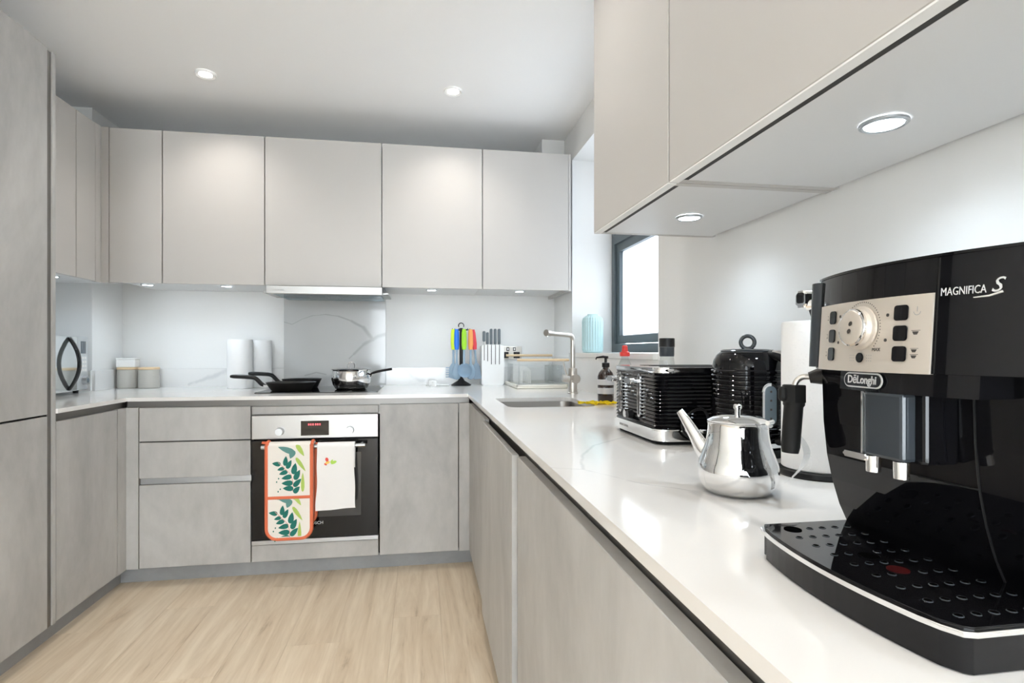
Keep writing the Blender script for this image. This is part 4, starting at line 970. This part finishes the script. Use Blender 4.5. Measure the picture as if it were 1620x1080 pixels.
# ------------------------------------------------------------------ oven gloves and tea towel
def glove_outline(x0, x1, z0, z1, r, n=8):
    P = [(x1, z1), (x0, z1)]
    for k in range(n + 1): a = PI + PI / 2 * k / n; P.append((x0 + r + r * math.cos(a), z0 + r + r * math.sin(a)))
    for k in range(n + 1): a = 3 * PI / 2 + PI / 2 * k / n; P.append((x1 - r + r * math.cos(a), z0 + r + r * math.sin(a)))
    return P
t = thing('oven_gloves', 'double oven glove with green leaf print and orange edging over the oven handle', 'oven gloves', (-.61, 2.79, .21))
gx0, gx1, gz0, gz1 = -.7165, -.5060, .2085, .6550
fy = 2.772
fr_ = obj('front_pad', prism(glove_outline(gx0 + .004, gx1 - .004, gz0 + .004, gz1, .05), 'y', fy, fy + .012, bev=.003), 'glove_cloth', t, True)
op = glove_outline(gx0 + .004, gx1 - .004, gz0 + .004, gz1, .05)[1:] + [(gx1 - .004, gz1)]
obj('edging', tube([(x, fy + .005, z) for x, z in op], .0088, 10, squash=(1, 1)), 'glove_orange', t, True)
bk = obj('back_pad', prism(glove_outline(gx0 + .020, gx1 + .006, gz0 + .055, gz1, .05), 'y', 2.822, 2.834, bev=.003), 'glove_cloth', t, True)
op = glove_outline(gx0 + .020, gx1 + .006, gz0 + .055, gz1, .05)[1:] + [(gx1 + .006, gz1)]
obj('edging', tube([(x, 2.826, z) for x, z in op], .0088, 10), 'glove_orange', t, True)
b = BM(); A = []
for k in range(9):
    a = PI * k / 8; A.append((2.803 - .025 * math.cos(a), gz1 + .012 * math.sin(a)))
poly = A + [(2.803 - .018 * math.cos(PI * k / 8), gz1 - .002 + .008 * math.sin(PI * k / 8)) for k in range(8, -1, -1)]
obj('fold', prism(poly, 'x', gx0 + .006, gx1 + .006, bm=b), 'glove_cloth', t)
for x in (gx0 + .006, gx1 - .002): obj('fold_edging', tube([(x, 2.803 - .026 * math.cos(PI * k / 8), gz1 + .013 * math.sin(PI * k / 8)) for k in range(9)], .0075, 8), 'glove_orange', t, True)
zb = .408
obj('pocket_band', bx(gx0 + .006, gx1 - .006, fy - .004, fy + .002, zb - .007, zb + .007, bev=.003), 'glove_orange', t)
kx = (gx1 - gx0) / 480.0; kz = (gz1 - gz0) / 950.0
def gp(px, py): return (gx0 + (px - 70) * kx, gz1 - (py - 68) * kz)
def leaf_poly(cx, cy, ln, wd, ang):
    pts = []
    for k in range(12):
        a = 2 * PI * k / 12; u = math.cos(a) * ln / 2; v = math.sin(a) * wd / 2 * (1 - .35 * math.cos(a))
        if k == 0: u *= 1.12
        pts.append((cx + u * math.cos(ang) - v * math.sin(ang), cy + u * math.sin(ang) + v * math.cos(ang)))
    return [gp(*p) for p in pts]
for oy, ox in ((0, 0), (492, -33)):
    if oy: yy = fy - .0008
    else: yy = fy - .0008
    for li, (cx, cy, ln, wd, ang, m_) in enumerate([(185, 255, 78, 44, PI + .15, 'leaf_green'), (230, 306, 66, 36, PI - .25, 'leaf_green'), (256, 345, 80, 44, PI - .3, 'leaf_green'), (290, 392, 95, 48, PI - .2, 'leaf_green'), (296, 450, 102, 52, PI, 'leaf_green'), (305, 503, 95, 50, PI + .05, 'leaf_green'),
                                  (275, 230, 85, 46, -PI / 2 + .1, 'leaf_green'), (311, 264, 85, 46, -PI / 2 + .5, 'leaf_green'), (366, 310, 100, 56, -PI / 2 + .2, 'leaf_green'), (394, 372, 98, 54, -PI / 2 + .5, 'leaf_green'), (395, 450, 95, 50, -PI / 2 + .8, 'leaf_green'), (388, 520, 76, 50, -PI / 4, 'leaf_green'),
                                  (290, 118, 160, 56, .35 + PI, 'leaf_teal'), (342, 160, 80, 60, PI / 2 + .4, 'leaf_teal'), (424, 118, 130, 44, 1.0, 'leaf_light'), (428, 262, 150, 36, .95, 'leaf_light'), (452, 450, 170, 34, -PI / 2, 'leaf_light')]):
        P_ = leaf_poly(cx + ox, cy + oy, ln * 1.08, wd * 1.02, ang)
        lo, hi = (zb + .0075, gz1) if not oy else (gz0 + .016, zb - .0075)
        P_ = [(min(max(x, gx0 + .012), gx1 - .013), min(max(z, lo), hi)) for x, z in P_]
        if max(z for x, z in P_) - min(z for x, z in P_) < .004: continue
        obj('printed_leaf', prism(P_, 'y', yy - .00009 * li, fy + .001), m_, fr_)
    st = [gp(200 + ox, 240 + oy), gp(265 + ox, 300 + oy), gp(335 + ox, 370 + oy), gp(352 + ox, 450 + oy), gp(350 + ox, 530 + oy)]
    obj('printed_stem', tube([(x, fy + .0002, z) for x, z in st], .0016, 6), 'stem_pink', fr_)
    for px, py in ((185, 435), (205, 402), (200, 532), (222, 508)):
        x, z = gp(px + ox, py + oy); obj('printed_dot', prism([(x + .003 * math.cos(2 * PI * k / 8), z + .004 * math.sin(2 * PI * k / 8)) for k in range(8)], 'y', yy, fy + .001), 'leaf_green', fr_)
# hanging loop
x = gx0 + .004; obj('hanging_loop', tube([(x, 2.79, gz1 + .004), (x - .022, 2.785, gz1 + .010), (x - .024, 2.80, gz1 + .012), (x, 2.81, gz1 + .008)], .004, 8), 'glove_orange', t, True)

t = thing('tea_towel', 'white tea towel with a small flower motif over the oven handle', 'towel', (-.40, 2.79, .34))
def drape(x0, x1, zf, zb_, yf, yb, zt, n=18, mz=22):
    bm = BM(); rows = []
    prof = [(yf - .002, zf + (zt - zf) * k / mz) for k in range(mz)] + [((yf + yb) / 2 - (yb - yf) / 2 * math.cos(PI * k / 6), zt + .012 * math.sin(PI * k / 6)) for k in range(7)] + [(yb, zt - (zt - zb_) * k / 10) for k in range(1, 11)]
    for i in range(n + 1):
        u = i / n; row = []
        for k, (y, z) in enumerate(prof):
            x = x0 + (x1 - x0) * u; fall = max(0, (zt - z)) / (zt - zf)
            wv = .0035 * math.sin(u * 9 + 1) * fall * (1 if k < mz else -.4)
            x += fall * (.004 * math.sin(z * 30) + (-.006 if i == n else 0) * math.sin(z * 14)) - .006 * fall * (1 - u)
            zz = z + (.010 * (u - .3) * (1 if k == 0 else 0))
            row.append(bm.verts.new((x, y + wv, zz)))
        rows.append(row)
    fa = [bm.faces.new((rows[i][k], rows[i + 1][k], rows[i + 1][k + 1], rows[i][k + 1])) for i in range(n) for k in range(len(prof) - 1)]
    for f_ in fa: f_.normal_update()
    if fa[0].normal.y > 0:
        for f_ in fa: f_.normal_flip()
    return bm
tw = obj('cloth', drape(-.4845, -.312, .3385, .53, 2.780, 2.822, .648), 'towel_white', t, True)
def blob(cx, cz, a, b_, ang, m_):
    P_ = [(cx + a * math.cos(q) * math.cos(ang) - b_ * math.sin(q) * math.sin(ang), cz + a * math.cos(q) * math.sin(ang) + b_ * math.sin(q) * math.cos(ang)) for q in [2 * PI * k / 12 for k in range(12)]]
    obj('motif', prism(P_, 'y', 2.7735, 2.7795), m_, tw)
blob(-.440, .580, .010, .007, 1.9, 'motif_red'); blob(-.437, .566, .011, .006, .3, 'motif_yellow'); blob(-.446, .558, .007, .004, -.6, 'motif_red'); blob(-.409, .566, .014, .007, .35, 'motif_green'); blob(-.418, .572, .009, .004, 1.0, 'motif_green')
